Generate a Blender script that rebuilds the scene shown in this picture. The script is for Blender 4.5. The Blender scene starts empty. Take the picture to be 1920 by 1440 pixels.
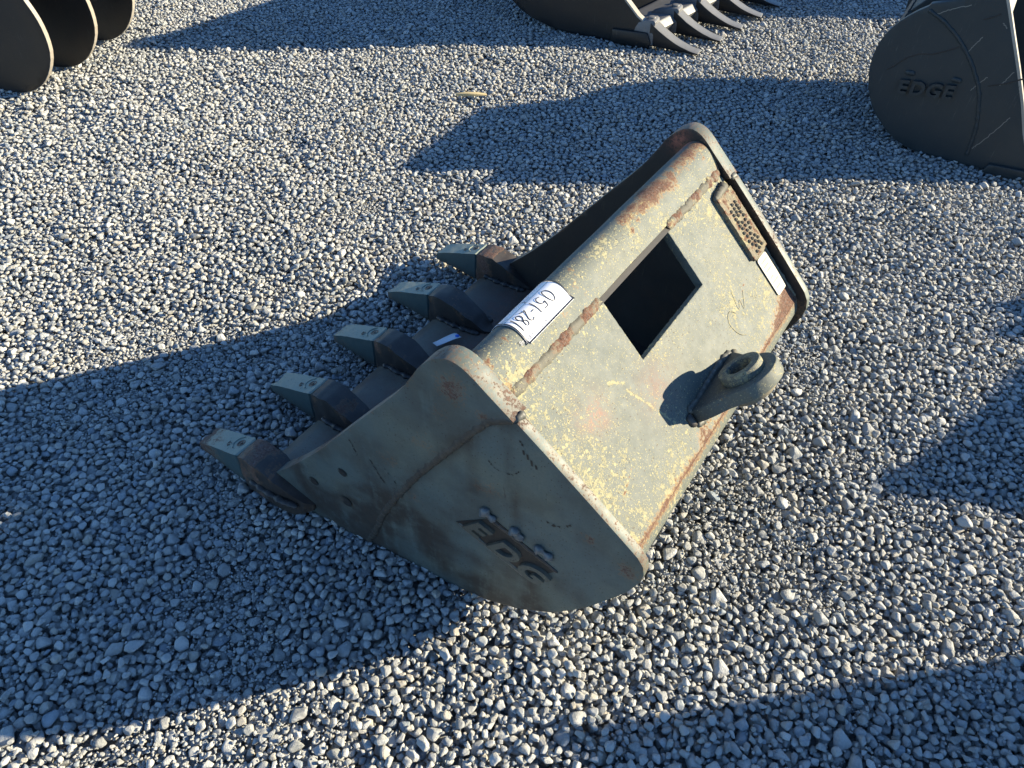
import bpy, bmesh, math, random
import numpy as np
from mathutils import Vector, Matrix, noise as mnoise
random.seed(7)
RNG = np.random.default_rng(11)
SC = bpy.context.scene
COL = SC.collection

# ------------------------------------------------------------------ camera, sky, sun, exposure
CAM_H = 1.6
cam = bpy.data.cameras.new("camera")
cam.sensor_width = 36.0
cam.lens = 36.0 * 1382.7 / 1920.0
cam.clip_start = 0.02
cam.clip_end = 2000.0
cam_o = bpy.data.objects.new("camera", cam)
COL.objects.link(cam_o)
_p, _r = math.radians(45.976), math.radians(0.766)
_F = Vector((0, math.cos(_p), -math.sin(_p)))
_U0 = Vector((0, math.sin(_p), math.cos(_p)))
_X0 = Vector((1, 0, 0))
_X = math.cos(_r) * _X0 + math.sin(_r) * _U0
_U = -math.sin(_r) * _X0 + math.cos(_r) * _U0
m = Matrix((_X, _U, -_F)).transposed().to_4x4()
m.translation = Vector((0, 0, CAM_H))
cam_o.matrix_world = m
SC.camera = cam_o

SUN_AZ, SUN_EL = 7.5, 19.0
world = bpy.data.worlds.new("World")
SC.world = world
world.use_nodes = True
wn = world.node_tree
sky = wn.nodes.new("ShaderNodeTexSky")
sky.sky_type = 'NISHITA'
sky.sun_disc = False
sky.sun_elevation = math.radians(SUN_EL)
sky.sun_rotation = math.radians(90.0 - SUN_AZ)
sky.air_density = 1.0
sky.dust_density = 0.0
sky.ozone_density = 6.0
wn.links.new(sky.outputs[0], wn.nodes["Background"].inputs[0])
wn.nodes["Background"].inputs[1].default_value = 0.095

sun = bpy.data.lights.new("sun", 'SUN')
sun.energy = 5.0
sun.angle = math.radians(0.5)
sun.color = (1.0, 0.88, 0.64)
sun_o = bpy.data.objects.new("sun", sun)
COL.objects.link(sun_o)
sd = Vector((math.cos(math.radians(SUN_AZ)) * math.cos(math.radians(SUN_EL)),
             math.sin(math.radians(SUN_AZ)) * math.cos(math.radians(SUN_EL)), math.sin(math.radians(SUN_EL))))
sun_o.rotation_euler = sd.to_track_quat('Z', 'Y').to_euler()
sun_o.location = (6, 0, 5)

SC.view_settings.view_transform = 'Standard'
SC.view_settings.look = 'None'
SC.view_settings.exposure = 1.50
SC.view_settings.gamma = 1.0
SC.view_settings.use_curve_mapping = False
SC.render.engine = 'CYCLES'
SC.cycles.max_bounces = 6
SC.cycles.diffuse_bounces = 2

# ------------------------------------------------------------------ material helpers
class NT:
    def __init__(s, name):
        s.m = bpy.data.materials.new(name)
        s.m.use_nodes = True
        s.t = s.m.node_tree
        s.b = s.t.nodes["Principled BSDF"]
    def n(s, kind, **kw):
        nd = s.t.nodes.new(kind)
        for k, v in kw.items():
            setattr(nd, k, v)
        return nd
    def set(s, sock, v):
        if isinstance(v, bpy.types.NodeSocket):
            s.t.links.new(v, sock)
        else:
            if sock.type == 'RGBA' and len(v) == 3:
                v = (*v, 1)
            sock.default_value = v
    def math(s, op, a, b=0.0, c=None, clamp=False):
        nd = s.n('ShaderNodeMath', operation=op, use_clamp=clamp)
        s.set(nd.inputs[0], a); s.set(nd.inputs[1], b)
        if c is not None: s.set(nd.inputs[2], c)
        return nd.outputs[0]
    def mix(s, f, a, b):
        nd = s.n('ShaderNodeMix', data_type='RGBA')
        s.set(nd.inputs[0], f); s.set(nd.inputs[6], a); s.set(nd.inputs[7], b)
        return nd.outputs[2]
    def ramp(s, v, lo, hi):
        nd = s.n('ShaderNodeMapRange', interpolation_type='SMOOTHSTEP')
        s.set(nd.inputs[0], v); s.set(nd.inputs[1], lo); s.set(nd.inputs[2], hi)
        return nd.outputs[0]
    def coord(s, scale=(1, 1, 1), rot=(0, 0, 0), loc=(0, 0, 0)):
        tc = s.n('ShaderNodeTexCoord'); mp = s.n('ShaderNodeMapping')
        s.t.links.new(tc.outputs['Object'], mp.inputs[0])
        mp.inputs['Scale'].default_value = scale; mp.inputs['Rotation'].default_value = rot; mp.inputs['Location'].default_value = loc
        return mp.outputs[0]
    def noise(s, vec, scale, detail=3.0, rough=0.5, dist=0.0):
        nd = s.n('ShaderNodeTexNoise'); s.set(nd.inputs['Vector'], vec)
        nd.inputs['Scale'].default_value = scale; nd.inputs['Detail'].default_value = detail
        nd.inputs['Roughness'].default_value = rough; nd.inputs['Distortion'].default_value = dist
        return nd.outputs[0]
    def voro(s, vec, scale, feature='F1', rnd=1.0):
        nd = s.n('ShaderNodeTexVoronoi', feature=feature); s.set(nd.inputs['Vector'], vec)
        nd.inputs['Scale'].default_value = scale; nd.inputs['Randomness'].default_value = rnd
        return nd.outputs['Distance'], nd.outputs.get('Color')
    def attr(s, name, typ='GEOMETRY'):
        return s.n('ShaderNodeAttribute', attribute_name=name, attribute_type=typ).outputs['Fac']
    def bump(s, h, strength=0.3, dist=0.002, normal=None):
        nd = s.n('ShaderNodeBump'); s.set(nd.inputs['Height'], h)
        nd.inputs['Strength'].default_value = strength; nd.inputs['Distance'].default_value = dist
        if normal is not None: s.t.links.new(normal, nd.inputs['Normal'])
        return nd.outputs[0]
    def out(s, color, rough=0.6, normal=None, metal=0.0, spec=0.5):
        s.set(s.b.inputs['Base Color'], color); s.set(s.b.inputs['Roughness'], rough)
        s.set(s.b.inputs['Metallic'], metal)
        s.b.inputs['Specular IOR Level'].default_value = spec
        if normal is not None: s.t.links.new(normal, s.b.inputs['Normal'])
        return s.m

def worn_paint(name, base, base2, speck=0.0, rust_bias=0.0, rough=0.55, spec=0.4, cream=(0.27, 0.245, 0.145), streak_rot=(0, 0, 0), scratch=0.3, halo=(0.24, 0.13, 0.06), halo_k=0.35, streak=0.12):
    """old paint: blotches, cream specks, rust where the 'rust' attribute is high, dirt where 'dirt' is high."""
    k = NT(name)
    c = k.coord()
    big = k.noise(c, 5.0, 5, 0.6)
    col = k.mix(k.ramp(big, 0.35, 0.68), base, base2)
    mid = k.noise(c, 34.0, 6, 0.7)
    hi_ = k.noise(c, 210.0, 6, 0.75)
    col = k.mix(k.math('MULTIPLY', k.ramp(hi_, 0.42, 0.66), 0.30), col, tuple(x * 0.60 for x in base))
    # chalky cream chips: three sizes of crisp spots, dense where the 'cream' attribute is high
    clus = k.noise(c, 9.0, 4, 0.6)
    cream_a = k.attr('cream')
    dens = k.math('ADD', k.math('MULTIPLY', clus, 0.9), k.math('MULTIPLY', cream_a, 0.50))
    wob = k.n('ShaderNodeVectorMath', operation='ADD'); k.t.links.new(c, wob.inputs[0])
    wn_ = k.n('ShaderNodeTexNoise'); k.t.links.new(c, wn_.inputs['Vector']); wn_.inputs['Scale'].default_value = 120; wn_.inputs['Detail'].default_value = 3
    ws_ = k.n('ShaderNodeVectorMath', operation='SCALE'); k.t.links.new(wn_.outputs['Color'], ws_.inputs[0]); ws_.inputs['Scale'].default_value = 0.006
    k.t.links.new(ws_.outputs[0], wob.inputs[1])
    cm = None; sc = None
    for scl, gain, shift in ((110.0, 0.8, 0.14), (210.0, 1.1, 0.0), (400.0, 1.4, -0.10)):
        vd, vc = k.voro(wob.outputs[0], scl)
        sc = k.n('ShaderNodeSeparateColor'); k.t.links.new(vc, sc.inputs[0])
        thr = k.math('ADD', dens, speck - 0.62 - shift)
        sel = k.math('LESS_THAN', sc.outputs[0], k.math('MULTIPLY', thr, gain))
        rad = k.math('MULTIPLY_ADD', sc.outputs[1], 0.34, 0.12)
        dot = k.math('MULTIPLY', sel, k.math('SUBTRACT', 1.0, k.ramp(vd, k.math('MULTIPLY', rad, 0.86), rad)))
        cm = dot if cm is None else k.math('MAXIMUM', cm, dot)
    chip = k.noise(k.coord(loc=(5, 5, 2)), 75.0, 10, 0.78)
    blot = k.ramp(k.math('ADD', k.math('MULTIPLY', dens, 0.40), chip), 0.875, 0.91)
    cm = k.math('MAXIMUM', cm, k.math('MULTIPLY', blot, 0.85 if speck > -.2 else 0.0))
    col = k.mix(cm, col, k.mix(sc.outputs[2], cream, tuple(min(1, x * 1.35) for x in cream)))
    # dark pits
    pd, pc = k.voro(k.coord(loc=(2, 9, 4)), 150.0)
    ps = k.n('ShaderNodeSeparateColor'); k.t.links.new(pc, ps.inputs[0])
    pits = k.math('MULTIPLY', k.math('LESS_THAN', ps.outputs[0], k.math('MULTIPLY', k.math('SUBTRACT', k.noise(k.coord(loc=(1, 4, 8)), 7.0, 4, .6), 0.38), 1.9)), k.math('SUBTRACT', 1.0, k.ramp(pd, 0.18, 0.26)))
    col = k.mix(k.math('MULTIPLY', pits, 0.8), col, (0.05, 0.034, 0.026))
    # pale rubbed streaks running down the plate
    stk = k.noise(k.coord(scale=(150, 150, 10), rot=(0, -0.80, 0)), 1.0, 4, 0.6)
    stm = k.math('MULTIPLY', k.ramp(stk, 0.60, 0.70), k.ramp(clus, .42, .62))
    col = k.mix(k.math('MULTIPLY', stm, streak), col, cream)
    # rust
    rn = k.noise(k.coord(loc=(3, 1, 7)), 32.0, 12, 0.78)
    rn2 = k.noise(k.coord(loc=(8, 2, 1)), 150.0, 5, 0.7)
    ra = k.attr('rust')
    rv = k.math('ADD', k.math('ADD', k.math('MULTIPLY', rn, 0.55), k.math('MULTIPLY', rn2, 0.56)), k.math('MULTIPLY', ra, 0.55))
    rm = k.ramp(rv, 0.84 - rust_bias, 0.90 - rust_bias)
    edge = k.ramp(rv, 0.76 - rust_bias, 0.83 - rust_bias)
    col = k.mix(k.math('MULTIPLY', edge, halo_k), col, halo)
    rc = k.mix(k.ramp(rn2, 0.35, 0.65), (0.055, 0.030, 0.025), (0.150, 0.075, 0.050))
    rc = k.mix(k.ramp(hi_, 0.50, 0.62), rc, (0.17, 0.13, 0.11))
    col = k.mix(k.math('MULTIPLY', rm, 0.92), col, rc)
    # red worn patch
    col = k.mix(k.math('MULTIPLY', k.attr('red'), k.ramp(k.math('ADD', k.math('MULTIPLY', mid, .5), k.math('MULTIPLY', hi_, .5)), 0.42, 0.56)), col, (0.42, 0.14, 0.085))
    # dirt film and run marks, also carries painted shade on the side plates
    st = k.noise(k.coord(scale=(38, 38, 4), rot=streak_rot), 1.0, 5, 0.65)
    da = k.attr('dirt_shade')
    dm = k.math('MULTIPLY', da, k.ramp(k.math('ADD', k.math('MULTIPLY', st, 0.6), k.math('MULTIPLY', mid, 0.55)), 0.32, 0.60), clamp=True)
    col = k.mix(k.math('MULTIPLY', dm, .85), col, (0.034, 0.023, 0.017))
    # dark scrapes
    sn = k.noise(k.coord(scale=(60, 60, 9), rot=(0.5, 0.6, 0.2)), 1.0, 4, 0.6)
    sm = k.math('MULTIPLY', k.ramp(sn, 0.69, 0.73), k.ramp(big, 0.45, 0.62))
    col = k.mix(k.math('MULTIPLY', sm, scratch), col, (0.05, 0.035, 0.03))
    h = k.math('ADD', k.math('MULTIPLY', cm, 0.35), k.math('ADD', k.math('MULTIPLY', rm, k.math('MULTIPLY', rn2, 1.6)), k.math('MULTIPLY', mid, 0.5)))
    nb = k.bump(k.math('ADD', k.math('MULTIPLY', big, 1.2), h), 0.4, 0.0016)
    rg = k.math('ADD', k.math('MULTIPLY', k.math('MAXIMUM', rm, cm), 0.32), rough)
    rg = k.math('ADD', rg, k.math('MULTIPLY', k.math('SUBTRACT', mid, 0.5), 0.3), clamp=True)
    return k.out(col, rg, nb, 0.0, spec)

M = {}
M['paint'] = worn_paint("sage_paint", (0.104, 0.117, 0.107), (0.126, 0.133, 0.112), speck=0.17, rough=.62, spec=.24, halo=(.27,.15,.06), halo_k=.55, streak=.45)
M['paint_side'] = worn_paint("sage_paint_side", (0.092, 0.120, 0.114), (0.125, 0.140, 0.112), speck=-0.35, scratch=0.8, cream=(0.26,0.23,0.14))
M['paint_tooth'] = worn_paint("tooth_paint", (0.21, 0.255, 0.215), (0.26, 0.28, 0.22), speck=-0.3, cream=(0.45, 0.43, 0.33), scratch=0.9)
M['tooth_shade'] = worn_paint("shaded_tooth_paint", (0.045, 0.078, 0.082), (0.06, 0.09, 0.088), speck=-0.5, scratch=0.9)  # darker copy of the tooth paint, shade on the sides put into the colour
M['burnt'] = worn_paint("scorched_steel", (0.035, 0.03, 0.028), (0.085, 0.075, 0.062), speck=-0.5, rust_bias=0.06, rough=0.45)
M['lip'] = worn_paint("worn_lip_steel", (0.10, 0.085, 0.070), (0.16, 0.15, 0.115), speck=-0.4, rust_bias=0.02, rough=0.5)
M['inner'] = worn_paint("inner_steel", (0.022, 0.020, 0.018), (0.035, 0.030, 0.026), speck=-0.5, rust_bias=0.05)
M['rusty'] = worn_paint("pitted_rust", (0.17, 0.15, 0.11), (0.21, 0.18, 0.13), speck=0.15, rust_bias=0.09, rough=0.8, spec=.15)
M['weld'] = worn_paint("weld_metal", (0.095, 0.09, 0.072), (0.14, 0.13, 0.10), speck=0.0, rust_bias=0.10, rough=0.65, spec=.2)
M['weld_side'] = worn_paint("weld_metal_side", (0.085, 0.085, 0.072), (0.11, 0.105, 0.085), speck=-0.5, rust_bias=0.05, rough=0.5)
M['bare'] = worn_paint("ground_bare_steel", (0.09, 0.10, 0.105), (0.20, 0.21, 0.21), speck=-0.5, rough=0.3)
M['olive'] = worn_paint("olive_paint", (0.020, 0.029, 0.033), (0.026, 0.034, 0.037), speck=-0.5, rust_bias=-0.12, rough=0.5, cream=(0.12, 0.13, 0.12), scratch=0.5, streak=.5)
M['black'] = worn_paint("black_paint", (0.009, 0.0105, 0.012), (0.014, 0.015, 0.016), speck=-0.5, rust_bias=-0.10, rough=0.42, cream=(0.08, 0.08, 0.08), scratch=0.3, streak=.5)
M['black_edge'] = worn_paint("bare_edge_steel", (0.30, 0.26, 0.21), (0.36, 0.33, 0.28), speck=-0.5, rust_bias=-0.02, rough=0.5)
M['grey_steel'] = worn_paint("grey_worn_steel", (0.13, 0.13, 0.13), (0.17, 0.165, 0.16), speck=-0.4, rust_bias=-0.04, rough=0.45)

def plain(name, col, rough=0.5, spec=0.5, bumps=None, var=0.0):
    k = NT(name); c = k.coord()
    nz = k.noise(c, bumps or 60.0, 4, 0.6)
    cc = k.mix(k.math('MULTIPLY', nz, var), col, tuple(x * 0.6 for x in col))
    return k.out(cc, rough, k.bump(nz, 0.1, 0.001), 0.0, spec)
M['label'] = plain("glossy_white_label", (0.80, 0.80, 0.82), 0.22, 0.6, 30, 0.05)
M['decal'] = plain("weathered_white_decal", (0.26, 0.255, 0.215), 0.5, 0.5, 130, 0.45)
M['decal_print'] = plain("faded_grey_print", (0.22, 0.21, 0.18), 0.6, 0.3, 200, 0.3)
M['ink'] = plain("black_ink", (0.015, 0.015, 0.018), 0.5)
M['print'] = plain("grey_print", (0.25, 0.25, 0.28), 0.5)
M['paper'] = plain("white_paper", (0.62, 0.66, 0.70), 0.7, 0.3, 90, 0.2)
M['blue'] = plain("blue_print", (0.02, 0.13, 0.55), 0.6)
M['wood'] = plain("pale_splinter", (0.50, 0.40, 0.22), 0.8, 0.2, 90, 0.5)
M['chalk'] = plain("yellow_chalk", (0.26, 0.24, 0.16), 0.9, 0.2, 90, 0.3)

# ------------------------------------------------------------------ mesh helpers
def mk(name, me_or_bm, mat, parent=None, smooth=None, bevel=0.0):
    if isinstance(me_or_bm, bmesh.types.BMesh):
        bmesh.ops.recalc_face_normals(me_or_bm, faces=me_or_bm.faces)
        me = bpy.data.meshes.new(name); me_or_bm.to_mesh(me); me_or_bm.free()
    else:
        me = me_or_bm
    if mat is not None: me.materials.append(mat)
    o = bpy.data.objects.new(name, me); COL.objects.link(o)
    if parent is not None: o.parent = parent
    if smooth is not None:
        me.shade_smooth()
        me.set_sharp_from_angle(angle=math.radians(smooth))
    if bevel > 0:
        b = o.modifiers.new("bevel", 'BEVEL'); b.width = bevel; b.segments = 2; b.limit_method = 'ANGLE'; b.angle_limit = math.radians(40)
        b.harden_normals = False
        me.shade_smooth()
    return o

def thing(name, label, cat, loc=(0, 0, 0), rz=0.0, group=None):
    o = bpy.data.objects.new(name, None); COL.objects.link(o); o.empty_display_size = 0.1
    o.location = loc; o.rotation_euler = (0, 0, rz); o['label'] = label; o['category'] = cat
    if group: o['group'] = group
    return o

def chaikin(pts, n=1, closed=False):
    pts = [np.array(p, float) for p in pts]
    for _ in range(n):
        new = []
        L = len(pts)
        rng = range(L) if closed else range(L - 1)
        if not closed: new.append(pts[0])
        for i in rng:
            a, b = pts[i], pts[(i + 1) % L]
            new += [a * .75 + b * .25, a * .25 + b * .75]
        if not closed: new.append(pts[-1])
        pts = new
    return pts

def plate_bm(poly, T, mapf, step=0.02, grid=True):
    """poly in (u,z); extruded 0..T in depth, cut by a fine grid, then mapped by mapf(u, z, depth)."""
    bm = bmesh.new()
    a = [bm.verts.new((p[0], 0, p[1])) for p in poly]
    b = [bm.verts.new((p[0], T, p[1])) for p in poly]
    n = len(poly)
    bm.faces.new(a); bm.faces.new(b[::-1])
    for i in range(n):
        bm.faces.new((a[i], a[(i + 1) % n], b[(i + 1) % n], b[i]))
    if grid:
        us = [p[0] for p in poly]; zs = [p[1] for p in poly]
        for (lo, hi, no) in ((min(us), max(us), (1, 0, 0)), (min(zs), max(zs), (0, 0, 1))):
            x = lo + step * 0.37
            while x < hi:
                g = bm.verts[:] + bm.edges[:] + bm.faces[:]
                bmesh.ops.bisect_plane(bm, geom=g, dist=1e-5, plane_co=(no[0] * x, 0, no[2] * x), plane_no=no)
                x += step
    else:
        bmesh.ops.triangulate(bm, faces=[f for f in bm.faces if len(f.verts) > 4])
    for v in bm.verts:
        v.co = Vector(mapf(v.co.x, v.co.z, v.co.y))
    return bm

def seg_dist(P, poly, closed=True):
    P = np.asarray(P)[:, None, :]
    A = np.array(poly, float); Bp = np.roll(A, -1, 0)
    if not closed: A, Bp = A[:-1], Bp[:-1]
    d = Bp - A
    t = np.clip(((P - A) * d).sum(-1) / np.maximum((d * d).sum(-1), 1e-12), 0, 1)
    return np.linalg.norm(P - (A + d * t[..., None]), axis=-1).min(1)

def vnoise(P, s, off=0.0):
    return np.array([mnoise.fractal(Vector((p[0] * s + off, p[1] * s, p[2] * s)), 0.8, 2.0, 4) for p in P])

def put_attr(o, name, vals):
    me = o.data
    a = me.attributes.get(name) or me.attributes.new(name, 'FLOAT', 'POINT')
    a.data.foreach_set('value', np.asarray(vals, dtype=np.float32))

def coords(o):
    v = np.empty(len(o.data.vertices) * 3, dtype=np.float32)
    o.data.vertices.foreach_get('co', v)
    return v.reshape(-1, 3).astype(float)

def sweep_shell(path, T, w0, w1, mapf=None, nw=40, closed=False):
    """thick sheet: path in (u,z), thickness T to the path's right side, from w0 to w1."""
    p = [np.array(x, float) for x in path]; n = len(p)
    inner = []
    for i in range(n):
        if closed:
            a, b = p[i - 1], p[(i + 1) % n]
        else:
            a, b = p[max(i - 1, 0)], p[min(i + 1, n - 1)]
        d = (b - a) / np.linalg.norm(b - a); inner.append(p[i] + np.array([d[1], -d[0]]) * T)
    bm = bmesh.new()
    ws = np.linspace(w0, w1, nw)
    g = {}
    for j, w in enumerate(ws):
        for i in range(n):
            g[0, i, j] = bm.verts.new((p[i][0], w, p[i][1])); g[1, i, j] = bm.verts.new((inner[i][0], w, inner[i][1]))
    R = range(n) if closed else range(n - 1)
    for i in R:
        k = (i + 1) % n
        for j in range(nw - 1):
            bm.faces.new((g[0, i, j], g[0, k, j], g[0, k, j + 1], g[0, i, j + 1]))
            bm.faces.new((g[1, i, j], g[1, i, j + 1], g[1, k, j + 1], g[1, k, j]))
        for j in (0, nw - 1):
            bm.faces.new((g[0, i, j], g[1, i, j], g[1, k, j], g[0, k, j]))
    if not closed:
        for i in (0, n - 1):
            for j in range(nw - 1):
                bm.faces.new((g[0, i, j], g[0, i, j + 1], g[1, i, j + 1], g[1, i, j]))
    return bm

def bead(path, r, name, mat, parent, flat=0.6, nrm=None, ripple=0.25, seed=0, blob=0.0):
    """weld bead along 3D points: lumpy flattened tube with ripples."""
    P = [np.array(x, float) for x in path]
    # resample
    L = [0]
    for a, b in zip(P[:-1], P[1:]): L.append(L[-1] + np.linalg.norm(b - a))
    N = max(6, int(L[-1] / (r * 0.32)))
    S = np.linspace(0, L[-1], N)
    Q = np.array([[np.interp(s, L, [p[k] for p in P]) for k in range(3)] for s in S])
    bm = bmesh.new(); rings = []
    K = 10
    nrm = np.array(nrm, float); nrm /= np.linalg.norm(nrm)
    for i, c in enumerate(Q):
        t = Q[min(i + 1, N - 1)] - Q[max(i - 1, 0)]; t /= np.linalg.norm(t)
        sdir = np.cross(t, nrm); sdir /= np.linalg.norm(sdir)
        endf = math.sqrt(max(0.0, min(1, min(i, N - 1 - i) / 3.0))) * 0.95 + 0.05
        ph = S[i] / (r * 0.75)
        rr = r * endf * (1 + ripple * 0.16 * abs(math.sin(ph * 2.3)) + ripple * mnoise.noise(Vector((S[i] * 60, seed, 1))) + blob * max(0, mnoise.noise(Vector((S[i] * 22, seed, 9)))))
        ring = []
        off = sdir * r * 0.25 * mnoise.noise(Vector((S[i] * 45, seed, 5)))
        for k in range(K):
            a = 2 * math.pi * k / K
            q = 1 + 0.24 * mnoise.noise(Vector((S[i] * 180, k * 1.3, seed)))
            ring.append(bm.verts.new(c + off + (sdir * math.cos(a) + nrm * math.sin(a) * flat) * rr * q))
        rings.append(ring)
    for i in range(N - 1):
        for k in range(K):
            bm.faces.new((rings[i][k], rings[i][(k + 1) % K], rings[i + 1][(k + 1) % K], rings[i + 1][k]))
    bm.faces.new(rings[0]); bm.faces.new(rings[-1][::-1])
    return mk(name, bm, mat, parent, smooth=70)

def rough_up(bm, amp, scale, seed=0.0):
    for v in bm.verts:
        v.co += Vector((mnoise.noise(v.co * scale + Vector((seed, 0, 0))), mnoise.noise(v.co * scale + Vector((0, seed + 5, 0))), mnoise.noise(v.co * scale + Vector((0, 3, seed))))) * amp

def text_data(s, size, extrude=0.0, offset=0.0, shear=0.0):
    cu = bpy.data.curves.new("lettering", 'FONT'); cu.body = s; cu.size = size; cu.extrude = extrude; cu.offset = offset; cu.shear = shear
    o = bpy.data.objects.new("lettering", cu); COL.objects.link(o)
    dg = bpy.context.evaluated_depsgraph_get()
    me = bpy.data.meshes.new_from_object(o.evaluated_get(dg))
    bpy.data.objects.remove(o); bpy.data.curves.remove(cu)
    return me

def map_mesh(me, f):
    for v in me.vertices: v.co = Vector(f(v.co.x, v.co.y, v.co.z))
    me.update(); return me

def tube_poly_bm(bm, pts2, width):
    """flat stroke polyline in 2D -> quads (list of verts 2D)"""
    pts = [np.array(p, float) for p in pts2]
    L, R = [], []
    for i in range(len(pts)):
        a, b = pts[max(i - 1, 0)], pts[min(i + 1, len(pts) - 1)]
        d = (b - a); d = d / (np.linalg.norm(d) + 1e-9); n = np.array([-d[1], d[0]])
        L.append(bm.verts.new((*(pts[i] + n * width / 2), 0))); R.append(bm.verts.new((*(pts[i] - n * width / 2), 0)))
    for i in range(len(pts) - 1):
        bm.faces.new((L[i], R[i], R[i + 1], L[i + 1]))

# ------------------------------------------------------------------ main bucket (local axes: x = towards heel, y = along the width, z = up)
PSI = math.radians(56.7074)
OX, OY = -0.353756, 0.963115
WD = 1.0945
def e_of(u): return 0.086 * (u + 0.3) + 0.0015
B2 = np.array([0.38625, 0.69032]); T2 = np.array([0.71791, -0.69614]); N2 = np.array([0.69614, 0.71791])
DD = 0.02

bucket = thing("excavator_bucket", "large sage green digging bucket with five teeth and a square hole in its back", "bucket",
               (OX, OY, -0.004), PSI - math.pi / 2)
near_map = lambda off=0.0: (lambda u, z, d: (u, e_of(u) + off + d, z))
far_map = lambda off=0.0: (lambda u, z, d: (u, WD - e_of(u) - off - d, z))

front = [(-.333, .067), (-.272, .125), (-.211, .187), (-.155, .250), (-.099, .315), (-.048, .381), (0, .442), (.062, .521), (.122, .595), (.161, .649), (.189, .697), (.203, .722), (.219, .742), (.239, .760),
         (.262, .770), (.286, .766), (.309, .751), (.332, .730), (.36, .706), (.387, .683)]
arc = [(.385, .681), (.364, .674), (.339, .660), (.30, .605), (.238, .507), (.166, .395), (.09, .258), (.04, .15), (.015, .075), (-.02, .0)]
rear = [(.387, .683), (.461, .618), (.546, .541), (.613, .479), (.637, .456), (.650, .436), (.655, .412), (.652, .384), (.636, .340), (.615, .297), (.557, .195), (.489, .110), (.412, .051), (.329, .014), (.272, .004), (.20, .0), (.091, 0)]
botf = [(-.035, .0), (-.135, .0), (-.237, .004), (-.29, .02), (-.315, .040)]
front = [tuple(p) for p in chaikin(front, 1)]
cheek_poly = front + arc + botf
side_poly = [(.392, .679)] + rear[1:] + [(-.02, .0)] + arc[::-1][1:-1] + [(.385, .676)]
full_outline = front + rear[1:] + botf

def side_attrs(o, near=True):
    P = coords(o)
    q = P[:, [0, 2]]
    d = seg_dist(q, full_outline)
    da = seg_dist(q, arc, False)
    nz = vnoise(P, 7.0, 3.0)
    rust = 0.42 * np.exp(-d / 0.004) + 0.35 * np.exp(-da / 0.010)
    hs = seg_dist(q, [(.62, .44), (.60, .33)], False)
    for (x, z, r, s) in ((.27, .70, .045, .50), (.33, .66, .03, .45), (.15, .30, .03, .35), (.20, .51, .045, .42), (.33, .47, .05, .38), (.10, .41, .04, .30), (-.06, .14, .03, .5), (.63, .40, .04, .45), (.24, .62, .03, .25), (.545, .45, .02, .5)):
        rust = np.maximum(rust, 1.25 * s * np.exp(-(((q[:, 0] - x) ** 2 + (q[:, 1] - z) ** 2) / r ** 2)))
    put_attr(o, 'rust', rust + 0.18 * nz)
    # caked dirt: a band below the seam, runs under the letters; low part also paints in shade
    low = 1 / (1 + np.exp((q[:, 1] - 0.22 + 0.25 * np.maximum(0, q[:, 0] - .1) - 0.06 * nz) / 0.035))
    low *= 1 / (1 + np.exp((q[:, 0] - 0.30) / 0.05)) * 0.9 + 0.35
    dirt_shade = 0.45 * np.clip(0.3 + 1.6 * nz, 0, 1) + 1.0 * low * (0.6 + 0.6 * nz)
    dirt_shade += 0.9 * np.exp(-((q[:, 0] - .435) / .02) ** 2) * (q[:, 1] < .25)
    dirt_shade += 0.5 * np.exp(-(da / 0.02) ** 2)
    dirt_shade += 0.6 * np.exp(-((q[:, 0] - .30) / .010) ** 2) * (q[:, 1] < .60) * (q[:, 1] > .42) + 0.5 * np.exp(-((q[:, 0] - .375 + .1 * (q[:, 1] - .6)) / .010) ** 2) * (q[:, 1] < .68) * (q[:, 1] > .36)
    put_attr(o, 'dirt_shade', np.clip(dirt_shade, 0, 1))
    c = 0.75 * np.exp(-(((q[:, 0] - .55) / .05) ** 2 + ((q[:, 1] - .44) / .06) ** 2)) + 0.25 * np.clip(nz, 0, 1)
    put_attr(o, 'cream', c + .95 * (d < .003))

# thick cutter plates at the sides
for nm, mp in (("side_cutter", near_map(0.0)), ("side_cutter", far_map(0.0))):
    bm = plate_bm(cheek_poly, 0.040, mp, 0.015)
    if nm == "side_cutter" and mp(0, 0, 0)[1] < .5:
        pass
    o = mk("side_cutter", bm, M['paint_side'], bucket, bevel=0.0022)
    side_attrs(o)
# thinner side plates behind the weld
for mp in (near_map(0.004), far_map(0.004)):
    o = mk("side_plate", plate_bm(side_poly, 0.021, mp, 0.014), M['paint_side'], bucket, bevel=0.0012)
    side_attrs(o)
def dark_inside(o, pred):  # near-black inner faces: shade inside the bucket put into the colour
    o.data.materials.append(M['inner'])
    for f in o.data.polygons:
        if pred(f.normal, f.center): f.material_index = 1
for o in bucket.children:
    if o.name.startswith(("side_cutter", "side_plate")):
        far_ = coords(o)[:, 1].mean() > .5
        dark_inside(o, lambda n, c, far_=far_: (n.y < -.8 if far_ else n.y > .8) and not (far_ and c.z > .765 - .9 * max(0, c.x - .29) - 2.0 * max(0, .25 - c.x) and False))
        if far_:
            P = coords(o); put_attr(o, 'red', np.exp(-(((P[:, 0] - .235) / .025) ** 2 + ((P[:, 2] - .735) / .03) ** 2)))
# weld arcs on both sides
for sgn in (0, 1):
    pts = chaikin(arc, 2)
    P3 = [(p[0], (e_of(p[0]) + 0.003) if sgn == 0 else WD - e_of(p[0]) - 0.003, p[1]) for p in pts]
    o = bead(P3, 0.0085, "side_weld", M['weld_side'], bucket, flat=0.55, nrm=(0, -1 if sgn == 0 else 1, 0), seed=3 + sgn, ripple=0.35)
    put_attr(o, 'rust', np.full(len(o.data.vertices), 0.15)); put_attr(o, 'dirt_shade', np.full(len(o.data.vertices), 0.7))

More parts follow.
